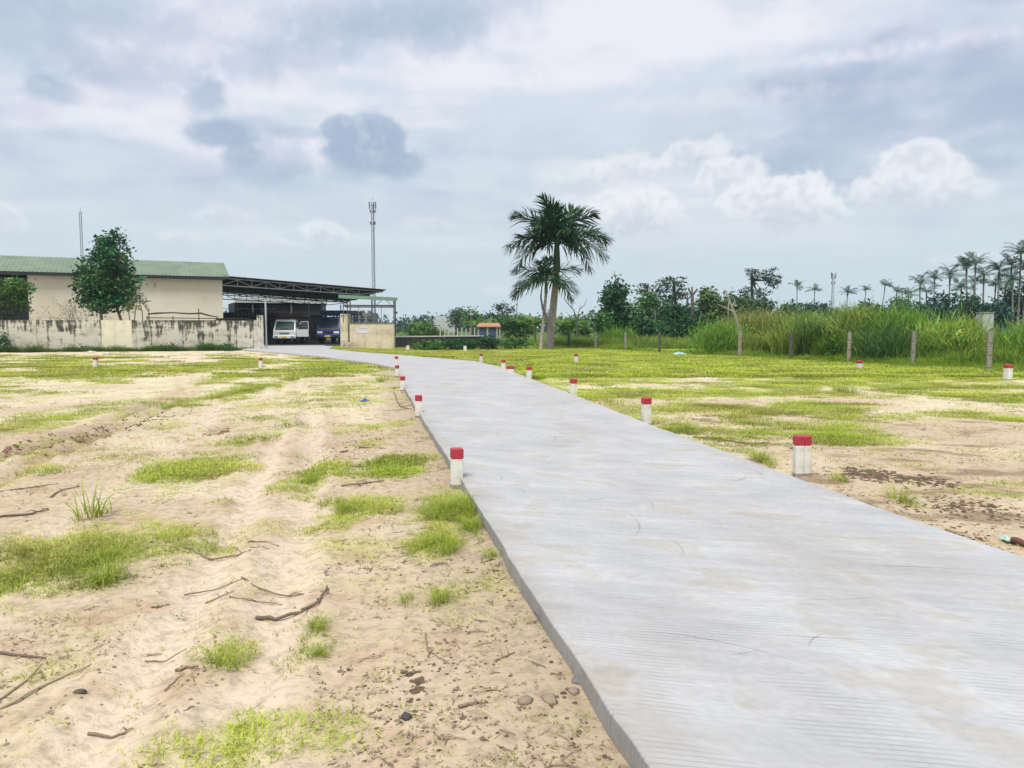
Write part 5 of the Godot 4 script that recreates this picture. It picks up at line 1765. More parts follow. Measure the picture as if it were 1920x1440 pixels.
	# bare dead trees
	for q in [["dead_tree", "bare dead tree leaning over the reeds by a pinkish fence post", Vector3(13.454, 0, -45), [[Vector3(0.031, 0.118, 0), Vector3(-0.019, 0.99, 0), Vector3(-0.317, 1.829, 0), Vector3(-0.583, 2.604, 0), Vector3(-0.975, 3.531, 0), Vector3(-1.072, 3.747, 0)], [Vector3(-0.517, 2.449, 0), Vector3(-1.02, 2.697, 0), Vector3(-1.491, 2.914, 0)], [Vector3(-0.648, 2.728, 0), Vector3(-0.468, 3.037, 0), Vector3(-0.503, 3.223, 0)], [Vector3(-0.107, 0.741, 0), Vector3(-0.609, 0.897, 0), Vector3(-1.044, 0.804, 0), Vector3(-1.172, 0.99, 0)], [Vector3(-0.782, 3.223, 0), Vector3(-0.835, 2.759, 0), Vector3(-0.85, 1.985, 0)], [Vector3(-0.248, 1.519, 0), Vector3(-0.618, 1.301, 0), Vector3(-0.814, 1.736, 0)]], 0.11, Color(0.34, 0.31, 0.26)],
		["dead_tree", "small leafless forked tree beside the royal palm", Vector3(5.742, 0, -68), [[Vector3(0.008, 0.328, 0), Vector3(-0.051, 2.207, 0), Vector3(-0.291, 3.049, 0), Vector3(-0.953, 3.797, 0), Vector3(-1.19, 4.171, 0)], [Vector3(-0.052, 2.3, 0), Vector3(0.225, 3.143, 0), Vector3(0.27, 3.517, 0)], [Vector3(-0.48, 3.237, 0), Vector3(-0.436, 3.704, 0), Vector3(-0.204, 4.171, 0)], [Vector3(0.225, 3.143, 0), Vector3(0.645, 3.517, 0), Vector3(0.829, 4.078, 0)]], 0.08, Color(0.10, 0.10, 0.10)],
		["dead_tree", "dead twig top poking out of the dark leafy tree", Vector3(10.038, 0, -74), [[Vector3(-0.027, 4.301, 0), Vector3(-0.096, 6.075, 0), Vector3(-0.257, 6.935, 0)], [Vector3(-0.15, 6.328, 0), Vector3(-0.459, 6.733, 0)]], 0.07, Color(0.08, 0.08, 0.08)]]:
		var t := thing(q[0], q[1], "dead tree", q[2])
		for line in q[3]:
			var b := MB.new()
			b.col = q[5]
			var rad := []
			for i in line.size():
				rad.append(q[4] * lerpf(1.0, 0.3, float(i) / (line.size() - 1)) * (1.0 if line == q[3][0] else 0.55))
			b.tube(line, rad, 6)
			part("trunk" if line == q[3][0] else "branch", b.mesh(mat("dead_wood", Color.WHITE)), t)
	# royal palms
	for q in [["mid-green undergrowth tree behind the small leafless forked tree", Vector3(7.475, 0, -90), Vector3(0, 1.485, 0), Vector3(2.48, 1.864, 2.108), 1], ["yellow-green bush mass behind the hut", Vector3(-12.371, 0, -110), Vector3(0, 0.941, 0), Vector3(2.867, 1.368, 2.437), 2], ["green bush mass between the hut and the banana plants", Vector3(0.498, 0, -96), Vector3(0, 1.349, 0), Vector3(2.824, 1.657, 2.4), 1], ["shady bush under the mid-green trees of the thicket", Vector3(13.316, 0, -74), Vector3(0, 1.088, 0), Vector3(2.031, 1.38, 1.727), 0], ["shady bush below the pollarded trees", Vector3(17.051, 0, -73), Vector3(0, 1.195, 0), Vector3(2.123, 1.462, 1.804), 0], ["light green bush below the bamboo clumps", Vector3(21.566, 0, -76), Vector3(0, 1.233, 0), Vector3(2.598, 1.575, 2.208), 2], ["green bush behind the reddish-olive reeds", Vector3(26.452, 0, -78), Vector3(0, 1.359, 0), Vector3(2.656, 1.75, 2.258), 1], ["tree filling the thicket between the bamboo clumps", Vector3(26.244, 0, -96), Vector3(0, 2.735, 0), Vector3(2.265, 2.91, 1.925), 1], ["tree filling the thicket behind the layered tree", Vector3(20.008, 0, -98), Vector3(0, 2.76, 0), Vector3(4.36, 2.971, 3.706), 0], ["green tree left of the flat-topped tree, behind the bamboo", Vector3(25.261, 0, -100), Vector3(0, 3.024, 0), Vector3(1.668, 3.271, 1.417), 1], ["rounded green tree past the flat-topped tree", Vector3(39.664, 0, -110), Vector3(0, 2.757, 0), Vector3(2.122, 3.184, 1.803), 1], ["low green trees below the lone slender palms", Vector3(46.362, 0, -115), Vector3(0, 2.417, 0), Vector3(2.896, 2.934, 2.462), 1], ["low green tree mass right of the green shed", Vector3(54.104, 0, -118), Vector3(0, 2.602, 0), Vector3(2.954, 3.172, 2.51), 0], ["dark green tree shoulder before the palm grove", Vector3(56.779, 0, -112), Vector3(0, 2.779, 0), Vector3(3.171, 3.242, 2.695), 1], ["light tree between the dark leafy tree and the layered tree", Vector3(14.171, 0, -90), Vector3(0, 2.414, 0), Vector3(1.683, 2.481, 1.431), 1]]:
		broad("thicket_tree", q[0], q[1], q[2], q[3], 8, 2200, 0.4, [dk, md, lt][q[4]], {"trunk": 0.12, "limbs": 5})
	var fm := []
	for i in 4:
		fm.append(frond(1.0, 48, 0.40, 0.032, [0.75, 0.9, 1.05, 0.5][i], 60 + i, 0.42, 0.12).mesh(foliage("palm_leaf", 0.5)))
	# [yaw, pitch, roll, length, mesh, how low on the shaft]
	var big := [[172, 50, 20, 3.7, 0, 0.2], [150, 28, -15, 3.7, 1, 0.4], [186, 20, 10, 3.8, 1, 0.6], [196, 2, 0, 3.6, 2, 1.0], [165, 80, 50, 3.3, 3, 0.0], [15, 66, 60, 3.3, 0, 0.0], [30, 52, -40, 3.6, 0, 0.2], [8, 30, 10, 4.1, 1, 0.4], [-12, 10, 0, 3.9, 1, 0.7], [-25, -4, -10, 3.4, 2, 1.0], [60, 40, 30, 3.5, 1, 0.4], [120, 55, 0, 3.5, 0, 0.2], [230, 40, 10, 3.4, 1, 0.5], [290, 35, -10, 3.4, 1, 0.6], [260, 62, 0, 3.4, 0, 0.2], [215, 16, 20, 3.2, 1, 0.9], [310, 14, -10, 3.2, 1, 1.0], [2, 22, 30, 3.9, 0, 0.5]]
	royal_palm("tall royal palm with a thick pale trunk, the largest palm of the field", Vector3(2.665, 0, -55), Vector3(0.506, 7.799, 0), 2.3, 0.24, big, fm)
	var small := [[175, 40, 10, 2.5, 1, 0.2], [190, 12, 0, 2.7, 2, 0.8], [160, 5, 15, 2.6, 2, 1.0], [8, 42, -10, 2.6, 1, 0.2], [-10, 12, 0, 2.5, 2, 0.8], [25, 2, 10, 2.6, 2, 1.0], [80, 70, 0, 2.2, 0, 0.0], [250, 50, 0, 2.2, 0, 0.2], [300, 20, 0, 2.2, 2, 0.8], [225, 20, 10, 2.3, 2, 0.8], [110, 30, 0, 2.2, 1, 0.5]]
	royal_palm("shorter palm with a thin trunk crossing in front of the tall palm's stem", Vector3(2.003, 0, -53.6), Vector3(0.36, 4.938, 0), 1.0, 0.11, small, fm)
	var v := MB.new()
	v.col = Color(0.26, 0.23, 0.20)
	var o := Vector3(2.725, 0, -53.2)
	v.tube([Vector3(0, -0.1, 0), Vector3(0.075, 1.146, 0), Vector3(-0.149, 1.954, 0), Vector3(-0.593, 2.796, 0), Vector3(-0.742, 3.6, 0), Vector3(-0.671, 4.439, 0)], [0.13, 0.12, 0.11, 0.085, 0.06, 0.03], 7)
	single("climbing_stem", v.mesh(mat("bark", Color.WHITE)), "bent bare woody stem winding between the two royal palm trunks", "dead stem", o)
	# banana plants
	var bm := []
	for i in 3:
		bm.append(banana_leaf(2.0, 0.85, [0.5, 0.75, 0.95][i], 90 + i).mesh(foliage("banana_leaf", 0.9)))
	var bl := ["pale banana plant behind the lamp post", "broad banana plant over the hut's orange roof", "tall banana plant between the hut and the royal palm", "banana plant just left of the royal palm trunks", "upright banana plant touching the short palm's crown", "dark banana plant right of the royal palm", "banana plant leaning beside the forked dead tree", "low banana plant behind the meadow's second post", "banana plant peeping over the reeds by the flat-topped tree", "banana clump plant in front of the teal trees"]
	var bq := [[Vector3(-4.637, 0, -100), 3.493], [Vector3(-3.455, 0, -104), 3.426], [Vector3(-0.678, 0, -98), 3.862], [Vector3(1.453, 0, -84), 3.415], [Vector3(2.381, 0, -80), 3.771], [Vector3(4.584, 0, -72), 3.249], [Vector3(5.786, 0, -76), 3.132], [Vector3(7.641, 0, -80), 2.771], [Vector3(22.77, 0, -70), 2.813], [Vector3(42.245, 0, -112), 4.581]]
	for i in bq.size():
		banana(bq[i][0], bq[i][1], bl[i], bm, 300 + i)
	# slender palms
	var am := []
	for i in 3:
		am.append(frond(1.75, 15, 0.62, 0.07, [0.75, 1.0, 0.6][i], 160 + i, 0.2, 0.12).mesh(foliage("palm_leaf", 0.5)))
	var aq := [[Vector3(70.22, 0, -190), 11.657, 1.38], [Vector3(78.206, 0, -200), 11.199, 1.26], [Vector3(82.054, 0, -190), 10.075, 1.32], [Vector3(86.394, 0, -190), 10.734, 1.14], [Vector3(88.09, 0, -185), 11.529, 1.32], [Vector3(94.547, 0, -190), 10.339, 1.32], [Vector3(79.314, 0, -150), 10.228, 1.5], [Vector3(80.919, 0, -148), 10.938, 1.32], [Vector3(79.452, 0, -140), 10.935, 1.68], [Vector3(73.794, 0, -125), 11.355, 1.56], [Vector3(76.717, 0, -128), 12.026, 1.56], [Vector3(78.658, 0, -132), 9.32, 1.32], [Vector3(74.472, 0, -122), 9.689, 1.56], [Vector3(75.493, 0, -120), 10.311, 1.62], [Vector3(77.238, 0, -120), 11.144, 1.44], [Vector3(77.42, 0, -118), 12.709, 1.62], [Vector3(75.385, 0, -116), 8.581, 1.44], [Vector3(78.155, 0, -118), 10.171, 1.56], [Vector3(78.016, 0, -135), 8.364, 1.32], [Vector3(77.86, 0, -125), 8.319, 1.32], [Vector3(76.46, 0, -142), 8.01, 1.44], [Vector3(76.822, 0, -150), 7.937, 1.32]]
	var al := ["lone slender palm standing farthest from the palm grove", "lone slender palm just left of the distant mast", "slender palm whose crown shows over the green shed's roof end", "thin lone palm, first to the right of the green shed", "lone palm halfway between the green shed and the palm grove", "stubby palm top half sunk in the bushes before the grove", "palm with a full crown, first of the dense grove", "second palm of the grove, a small crown on a thin stem", "large drooping palm crown at the grove's dense left side", "tall palm with a wide arching crown, left one of a close pair", "tall palm, right one of the close pair with arching crowns", "short palm tucked under the close pair of tall palms", "palm of middle height just right of the tall pair", "full-crowned palm above the small white hut", "thin palm rising left of the tallest palm of the grove", "tallest palm of the grove, its crown highest on the sky", "lower palm in front of the tallest palm's stem", "palm right of the tallest palm, cut by the picture's edge", "low palm in the gap left of the tall pair", "low palm between the white hut's palm and the tall pair", "squat palm at the feet of the grove's first palms", "squat palm where the bushes meet the grove"]
	for i in aq.size():
		areca(aq[i][0], aq[i][1], al[i], am, 500 + i, aq[i][2])
	# dark understorey below them
	var un := [[Vector3(59.174, 0, -150), Vector3(0, 4.131, 0), Vector3(3.03, 2.788, 2.575)], [Vector3(63.949, 0, -140), Vector3(0, 3.863, 0), Vector3(2.819, 2.506, 2.396)], [Vector3(64.87, 0, -130), Vector3(0, 4.143, 0), Vector3(2.677, 2.952, 2.275)], [Vector3(64.157, 0, -120), Vector3(0, 4.066, 0), Vector3(2.57, 3.179, 2.184)], [Vector3(63.368, 0, -112), Vector3(0, 3.937, 0), Vector3(2.397, 2.851, 2.037)], [Vector3(68.448, 0, -115), Vector3(0, 3.844, 0), Vector3(2.27, 2.612, 1.929)], [Vector3(69.957, 0, -112), Vector3(0, 3.862, 0), Vector3(2.015, 2.466, 1.713)], [Vector3(77.777, 0, -120), Vector3(0, 4.849, 0), Vector3(2.197, 3.465, 1.867)], [Vector3(83.484, 0, -125), Vector3(0, 5.499, 0), Vector3(2.81, 4.294, 2.388)], [Vector3(55.021, 0, -100), Vector3(0, 2.617, 0), Vector3(2.355, 1.619, 2.002)], [Vector3(50.142, 0, -105), Vector3(0, 2.562, 0), Vector3(3.58, 1.447, 3.043)]]
	var ul := ["teal bush in front of the green-roofed shed's near end", "low dark tree under the two small lone palms", "dark shrubby tree left of the palm grove", "broad dark bush under the first palms of the grove", "deep green bush below the grove's leaning palms", "leafy dark tree between the grove's middle trunks", "dark bush beside the small white hut", "black-green tree behind the white hut", "dense dark tree at the grove's tallest palms", "dull green bush in the grove's shade", "mid-green bush in front of the grove"]
	for i in un.size():
		broad("undergrowth_tree", ul[i], un[i][0], un[i][1], un[i][2], 7, 1300, 0.55, [Color(0.02, 0.07, 0.045), Color(0.028, 0.08, 0.04), Color(0.04, 0.10, 0.045)][i % 3], {"trunk": 0.12, "limbs": 6})
	# far tree line: one mass on the horizon
	var far := MB.new()
	var rr := RandomNumberGenerator.new()
	rr.seed = 21
	var boxes := []
	for i in 150:
		var side := -0.944 + i * 0.0132 + rr.randf_range(-0.007, 0.007)
		var d := rr.randf_range(210, 330)
		if side < -0.222: d += 60.0
		var h := rr.randf_range(3.2, 6.5)
		var x := side * d
		boxes.append([Vector3(x, h * 0.5, -d), Vector3(rr.randf_range(3.5, 6.5), h * 0.62, 3.0)])
	crown(far, boxes, 42000, 1.3, Color(0.055, 0.105, 0.06), 0.3, 22)
	var fo := single("treeline", far.mesh(foliage("leaves")), "distant band of bluish trees on the horizon", "trees")
	fo.set_meta("kind", "stuff")


func small_buildings() -> void:
	# hut with an orange roof
	var t := thing("small_hut", "small blue hut with an orange roof beyond the low wall", "hut", Vector3(-2.619, 0, -88))
	var w := MB.new()
	w.bx(-0.85, 0.95, 0, 0.95, 1.9, 1.4)
	w.bx(0.45, 0.95, 0, 0.9, 1.9, 1.4)
	part("wall", w.mesh(mat("hut_blue", lin(0.05, 0.075, 0.16), 0.7)), t)
	for x in [-1.35, -0.2, 1.05, 1.4]:
		var p := MB.new()
		p.bx(x, 1.0, 0.72, 0.16, 2.0, 0.12)
		part("post", p.mesh(mat("hut_post", lin(0.4, 0.38, 0.36), 0.8)), t)
	var r := MB.new()
	slope(r, Vector3(-1.6, 1.9, 0.95), Vector3(1.55, 1.9, 0.95), Vector3(1.3, 2.35, -0.4), Vector3(-1.3, 2.35, -0.4), 0.1)
	slope(r, Vector3(-1.6, 1.9, -1.5), Vector3(1.55, 1.9, -1.5), Vector3(1.3, 2.352, -0.4), Vector3(-1.3, 2.352, -0.4), 0.1)
	part("roof", r.mesh(mat("hut_roof", lin(0.40, 0.19, 0.11), 0.8)), t)
	t.scale = Vector3.ONE * 0.88
	# pale fence posts by the hut
	for i in 9:
		var x := -8.555 + i * 0.511
		var b := MB.new()
		b.bx(0, 0.65, 0, 0.14, 1.5 + 0.15 * (i % 3), 0.14)
		single("pale_post", b.mesh(mat("pale_post", lin(0.42, 0.44, 0.43), 0.8)), "pale thin post of the far enclosure, %s from the lamp post" % ["ninth", "eighth", "seventh", "sixth", "fifth", "fourth", "third", "second", "first"][i], "fence post", Vector3(x, 0, -92.0), 0.0, "pale posts of the far enclosure")
	# lamp posts
	for q in [["lamp_post", "dark lamp post in front of the orange-roofed hut", Vector3(-3.366, 0, -64), 2.53, 64.0, 0.075], ["lamp_post", "thin pale street lamp rising behind the banana plants", Vector3(0.685, 0, -110), 4.76, 110.0, 0.06], ["lamp_post", "slim lamp with a bent arm behind the hut", Vector3(-1.526, 0, -105), 3.44, 105.0, 0.06]]:
		var l := thing(q[0], q[1], "lamp post", q[2])
		var h: float = q[3]
		var b := MB.new()
		b.tube([Vector3(0, -0.1, 0), Vector3(0, h * 0.5, 0), Vector3(0, h, 0)], [q[5] * 1.3, q[5], q[5] * 0.8], 8)
		part("pole", b.mesh(mat("lamp_steel", lin(0.13, 0.14, 0.15), 0.5)), l)
		var hd := MB.new()
		hd.bx(0.0, h + 0.1, 0, 0.34, 0.26, 0.3, 0.06)
		part("lamp_head", hd.mesh(mat("lamp_shell", lin(0.3, 0.3, 0.28), 0.4)), l)
	# shed with a green roof far right
	var s := thing("green_shed", "long low shed with a green metal roof below the lone palms", "shed", Vector3(69.202, 0, -165))
	var sw := MB.new()
	sw.bx(0, 2.6, -4, 11.2, 5.2, 8)
	part("wall", sw.mesh(mat("shed_teal", lin(0.13, 0.24, 0.21), 0.7)), s)
	var sr := MB.new()
	slope(sr, Vector3(-6.2, 5.2, 0.6), Vector3(6.0, 5.6, 0.6), Vector3(6.0, 6.2, -4.2), Vector3(-6.2, 5.8, -4.2), 0.15)
	part("roof", sr.mesh(mat("shed_green", lin(0.17, 0.27, 0.24), 0.6)), s)
	var h2 := thing("white_hut", "small whitewashed hut standing in the reeds before the palm grove", "hut", Vector3(49.056, 0, -80))
	var hw := MB.new()
	hw.bx(0, 1.5, 0, 1.1, 3.0, 1.2)
	part("wall", hw.mesh(mat("hut_white", lin(0.45, 0.47, 0.46), 0.8)), h2)
	var hr := MB.new()
	hr.bx(0, 3.06, 0, 1.25, 0.1, 1.35, 0.02)
	part("roof", hr.mesh(mat("hut_slab", lin(0.25, 0.26, 0.26), 0.8)), h2)
	var h3 := thing("pale_building", "pale low building glimpsed far beyond the low wall", "building", Vector3(-20.597, 0, -240))
	var pw := MB.new()
	pw.bx(0, 2.0, 0, 7.0, 4.2, 5.0)
	part("wall", pw.mesh(mat("far_white", lin(0.45, 0.46, 0.47), 0.8)), h3)
	var pr := MB.new()
	pr.bx(-2.0, 4.6, 0, 2.4, 1.0, 3.0)
	part("roof_room", pr.mesh(mat("far_white", Color.WHITE)), h3)
	# junk rack behind the stained wall
	var k := thing("pipe_rack", "rusty dark frame with sagging tarpaulin behind the stained wall", "rack", Vector3(-25.088, 0, -58))
	var dkm := mat("rusty_frame", lin(0.035, 0.03, 0.028), 0.9)
	for q in [[-2.4, 2.05, 3.2, 2.05, 0.09], [-2.4, 2.28, 3.0, 2.22, 0.06]]:
		var b := MB.new()
		b.bar(Vector3(q[0], q[1], 0), Vector3(q[2], q[3], 0), q[4])
		part("rail", b.mesh(dkm), k)
	for x in [-2.35, -2.2, -0.4, 1.55, 2.9]:
		var b := MB.new()
		b.bar(Vector3(x, -0.1, 0), Vector3(x, 2.95 if x == -2.2 or x == 1.55 else 2.4, 0), 0.05)
		part("upright", b.mesh(dkm), k)
	var tp := MB.new()
	tp.tube([Vector3(-2.3, 2.55, 0), Vector3(-1.6, 2.62, 0), Vector3(-0.4, 2.66, 0), Vector3(0.9, 2.58, 0), Vector3(1.7, 2.62, 0), Vector3(2.3, 2.45, 0), Vector3(3.0, 2.32, 0)], [0.05, 0.07, 0.05, 0.06, 0.07, 0.06, 0.03], 6)
	part("tarpaulin", tp.mesh(dkm), k)
	var pile := thing("scrap_pile", "dark heap of scrap pipes lying on the wall top near the gate", "scrap heap", Vector3(-20.514, 0, -57))
	for i in 5:
		var b := MB.new()
		b.bar(Vector3(-1.5 + i * 0.1, 2.06 + i * 0.035, i * 0.1), Vector3(1.6 - i * 0.2, 2.10 + i * 0.03, i * 0.08), 0.06)
		part("pipe", b.mesh(dkm), pile)
	var lg := MB.new()
	for x in [-1.2, 1.0]:
		lg.bar(Vector3(x, -0.1, 0.1), Vector3(x, 2.05, 0.1), 0.08)
	part("trestle", lg.mesh(dkm), pile)


func _ready() -> void:
	rng.seed = 7
	var cam := Camera3D.new()
	cam.name = "camera"
	cam.position = Vector3(0, 1.55, 0)
	cam.rotation.x = -deg_to_rad(4.2071)
	cam.fov = 53.096
	cam.near = 0.05
	cam.far = 3000.0
	add_child(cam)
	cam.current = true
	var env := Environment.new()
	env.background_mode = Environment.BG_SKY
	env.sky = Sky.new()
	var pano := PanoramaSkyMaterial.new()
	pano.panorama = make_sky()
	env.sky.sky_material = pano
	env.tonemap_mode = Environment.TONE_MAPPER_LINEAR
	env.tonemap_exposure = EXPO
	env.sdfgi_enabled = true
	env.ssao_enabled = true
	env.ssil_enabled = true
	env.fog_enabled = true
	env.fog_density = 0.00035
	env.fog_light_color = Color(0.80, 0.90, 0.96)
	var we := WorldEnvironment.new()
	we.name = "environment"
	we.environment = env
	add_child(we)
	var sun := DirectionalLight3D.new()
	sun.name = "sun"
	sun.light_color = Color(1.0, 0.965, 0.90)
	sun.light_energy = 0.5
	sun.light_angular_distance = 24.0
	sun.shadow_enabled = true
	sun.rotation = Vector3(deg_to_rad(-60), deg_to_rad(-22), 0)
	add_child(sun)

	soil_a.seed = 2; soil_a.frequency = 0.55; soil_a.fractal_octaves = 4
	soil_b.seed = 3; soil_b.frequency = 2.3; soil_b.fractal_octaves = 3
	soil_c.seed = 4; soil_c.frequency = 0.32; soil_c.fractal_octaves = 4
	patches = PackedFloat32Array([-14.856, -26.178, 2.925, 8.893, 0.7, -11.971, -31.449, 2.008, 8.228, 0.8, -6.547, -18.678, 0.872, 6.769, 0.95, -8.465, -24.339, 0.826, 5.859, 0.8, -3.382, -8.412, 0.665, 1.138, 1, -3.694, -10.314, 0.514, 1.05, 0.95, -7.886, -13.021, 1.299, 4.608, 0.55, -2.971, -5.274, 0.867, 1.378, 0.95, -2.992, -4.94, 0.651, 0.709, 1, -2.905, -6.04, 0.313, 0.387, 0.6, -2.007, -7.858, 0.32, 1.246, 0.85, -1.226, -6.502, 0.532, 0.831, 0.95, -1.3, -8.44, 0.421, 1.342, 1, -0.578, -6.427, 0.385, 0.917, 1, -0.558, -5.469, 0.338, 0.733, 1, -1.103, -5.312, 0.424, 0.45, 0.45, -6.801, -29.641, 2.685, 10.307, 0.75, -4.232, -18.528, 1.7, 8.59, 0.5, -0.93, -4.556, 0.854, 0.553, 0.12, -1.012, -2.866, 0.48, 0.338, 0.5, -1.19, -2.708, 0.378, 0.263, 0.35, -1.337, -3.496, 0.146, 0.332, 0.7, -0.96, -3.7, 0.089, 0.388, 0.6, -5.094, -8.2, 0.213, 0.687, 0.8, -5.02, -7.517, 0.27, 1.312, 0.4, -3.186, -7.137, 0.199, 0.536, 0.5, -2.576, -6.677, 0.093, 0.236, 0.6, -1.679, -7.825, 0.312, 0.958, 0.3, -0.411, -4.396, 0.123, 0.182, 0.5, -1.877, -5.832, 0.303, 0.316, 0.3, -2.282, -3.834, 0.306, 0.278, 0.3, -2.107, -3.345, 0.133, 0.214, 0.4, 2.064, -13.871, 1.716, 2.906, 0.6, 3.248, -10.314, 0.7, 1.05, 0.6, 10.765, -19.322, 2.39, 7.678, 0.5, 1.988, -5.039, 0.121, 0.136, 0.3, 3.5, -6.789, 0.081, 0.365, 0.6, 2.961, -9.724, 0.155, 0.371, 0.8])
	tracks = [[0.9, [Vector2(-1.791, -4.507), Vector2(-2.267, -6.569), Vector2(-2.957, -9.822), Vector2(-4.311, -15.267), Vector2(-7.344, -24.563), Vector2(-12.808, -41.472)]], [1.3, [Vector2(-5.609, -8.328), Vector2(-5.885, -10.787), Vector2(-7.2, -16.398), Vector2(-10.037, -23.278), Vector2(-14.228, -31.515), Vector2(-19.199, -43.918)]], [0.8, [Vector2(-2.674, -11.959), Vector2(-3.947, -17.708), Vector2(-4.337, -25.998)]]]
	ruts = [[0.22, [Vector2(-5.96, -8.328), Vector2(-6.059, -9.401), Vector2(-6.277, -10.682), Vector2(-6.636, -12.502), Vector2(-7.433, -16.159), Vector2(-8.384, -19.585)], 0.05, 1], [0.16, [Vector2(-4.939, -6.882), Vector2(-5.464, -8.658), Vector2(-5.756, -10.282), Vector2(-6.182, -12.293), Vector2(-6.847, -15.59), Vector2(-7.578, -18.445)], 0.04, 0.8], [0.13, [Vector2(-5.507, -8.727), Vector2(-5.485, -9.321), Vector2(-5.966, -11.228)], 0.03, 0.9], [0.14, [Vector2(-8.681, -20.117), Vector2(-11.127, -25.405), Vector2(-15.085, -32.91), Vector2(-18.42, -41.472)], 0.035, 0.5], [0.14, [Vector2(-7.514, -18.445), Vector2(-10.843, -25.998), Vector2(-14.171, -32.91), Vector2(-17.499, -41.472)], 0.03, 0.4], [0.25, [Vector2(-2.282, -7.738), Vector2(-2.565, -10.787), Vector2(-3.188, -14.281)], 0.02, 0.35], [0.12, [Vector2(-4.369, -11.058), Vector2(-4.512, -11.959)], 0.03, 0.9], [0.17, [Vector2(-1.524, -2.605), Vector2(-1.73, -3.854), Vector2(-2.268, -6.376), Vector2(-3.081, -9.822), Vector2(-4.254, -14.281), Vector2(-9.1, -29.434)], 0.035, 0.1], [0.17, [Vector2(-1.016, -2.605), Vector2(-1.276, -4.076), Vector2(-1.729, -6.376), Vector2(-2.544, -9.822), Vector2(-3.806, -14.281), Vector2(-8.589, -29.434)], 0.03, 0.1], [0.15, [Vector2(-2.911, -3.854), Vector2(-3.638, -6.376), Vector2(-4.17, -9.015), Vector2(-5.033, -12.645), Vector2(-6.347, -17.028)], 0.02, 0.1]]
	make_ground()
	make_road()
	warehouse()
	canopy()
	walls()
	awning()
	small_buildings()
	mast(Vector3(-44.64, 0, -250), 41.6, 1.0, "tall lattice telecom mast with antennas rising behind the canopy", "telecom_mast", true)
	mast(Vector3(215.573, 0, -520), 37.5, 1.5, "faint distant telecom mast above the green shed", "telecom_mast", true)
	mast(Vector3(-52.599, 0, -95), 15.6, 0.30, "thin lightning mast rising behind the round tree by the warehouse", "lightning_mast", false)
	truck("small white cargo truck with its door open, parked in the gateway", Vector3(-20.391, 0, -69), 0.06, 1.06, lin(0.76, 0.77, 0.78), lin(0.06, 0.014, 0.012), true, lin(0.025, 0.07, 0.065))
	truck("dark blue cargo truck beside the white truck, half behind the gate pillar", Vector3(-16.833, 0, -70.5), -0.10, 1.18, lin(0.010, 0.024, 0.15), lin(0.010, 0.016, 0.08), true, lin(0.02, 0.03, 0.05))
	vegetation()
	grow_reeds()
	for q in [[Vector3(-0.539, 0, -7.371), "red-topped marker post standing alone at the near edge of the road", 0.19, 0.385, 0.115, true],
		[Vector3(-1.609, 0, -13.174), "second red-topped marker along the road edge past the tall grass clump", 0.19, 0.39, 0.115, true],
		[Vector3(-2.655, 0, -18.6), "third red-topped marker along the road's near edge, with twigs at its foot", 0.19, 0.37, 0.115, true],
		[Vector3(-3.593, 0, -24.033), "fourth red-topped marker on the road's near edge, partly behind the third", 0.2, 0.37, 0.12, true],
		[Vector3(-4.558, 0, -30.232), "red-topped marker at the bend where the road turns to the gate", 0.3, 0.42, 0.12, true],
		[Vector3(-15.971, 0, -29.434), "red-topped marker in the thin grass far out before the stained wall", 0.1, 0.42, 0.14, true],
		[Vector3(-9.385, 0, -28.676), "red-topped marker on the sand in front of the gateway", 0.1, 0.42, 0.13, true],
		[Vector3(2.991, 0, -7.935), "left one of two touching red-topped markers at the far road edge", 0.06, 0.43, 0.09, true],
		[Vector3(3.08, 0, -7.964), "right one of two touching red-topped markers at the far road edge", 0.04, 0.425, 0.09, true],
		[Vector3(2.14, 0, -12.157), "red-topped marker on the far road edge beyond the touching two", 0.2, 0.44, 0.13, true],
		[Vector3(1.354, 0, -16.898), "red-topped marker on the far road edge, middle of that row", 0.2, 0.42, 0.13, true],
		[Vector3(0.502, 0, -22.569), "red-topped marker on the far road edge opposite the fourth near one", 0.2, 0.4, 0.13, true],
		[Vector3(-0.051, 0, -24.295), "marker with only its orange-red cap showing behind the road slab", 0.2, 0.34, 0.2, true],
		[Vector3(-0.3, 0, -26.942), "red-topped marker on the far road edge beside the orange cap", 0.2, 0.42, 0.14, true],
		[Vector3(-1.326, 0, -32.91), "red-topped marker at the outer bend of the road", 0.3, 0.43, 0.12, true],
		[Vector3(2.784, 0, -33.403), "red-topped marker in the bright grass right of the royal palm", 0.2, 0.4, 0.15, true],
		[Vector3(12.807, 0, -28.312), "short white marker sunk in the grass between two fence posts", 0.2, 0.33, 0.17, true],
		[Vector3(14.584, 0, -22.569), "white marker with a dark red top beside the last fence post", 0.2, 0.46, 0.18, true],
		[Vector3(-3.039, 0, -49.789), "small white marker without red before the dark hedge", 0.1, 0.36, 0.2, false],
		[Vector3(-6.888, 0, -50.923), "small white marker without red by the end of the banner wall", 0.1, 0.36, 0.2, false]]:
		marker(q[0], q[1], "marker_post", q[2], q[3], q[4], q[5])
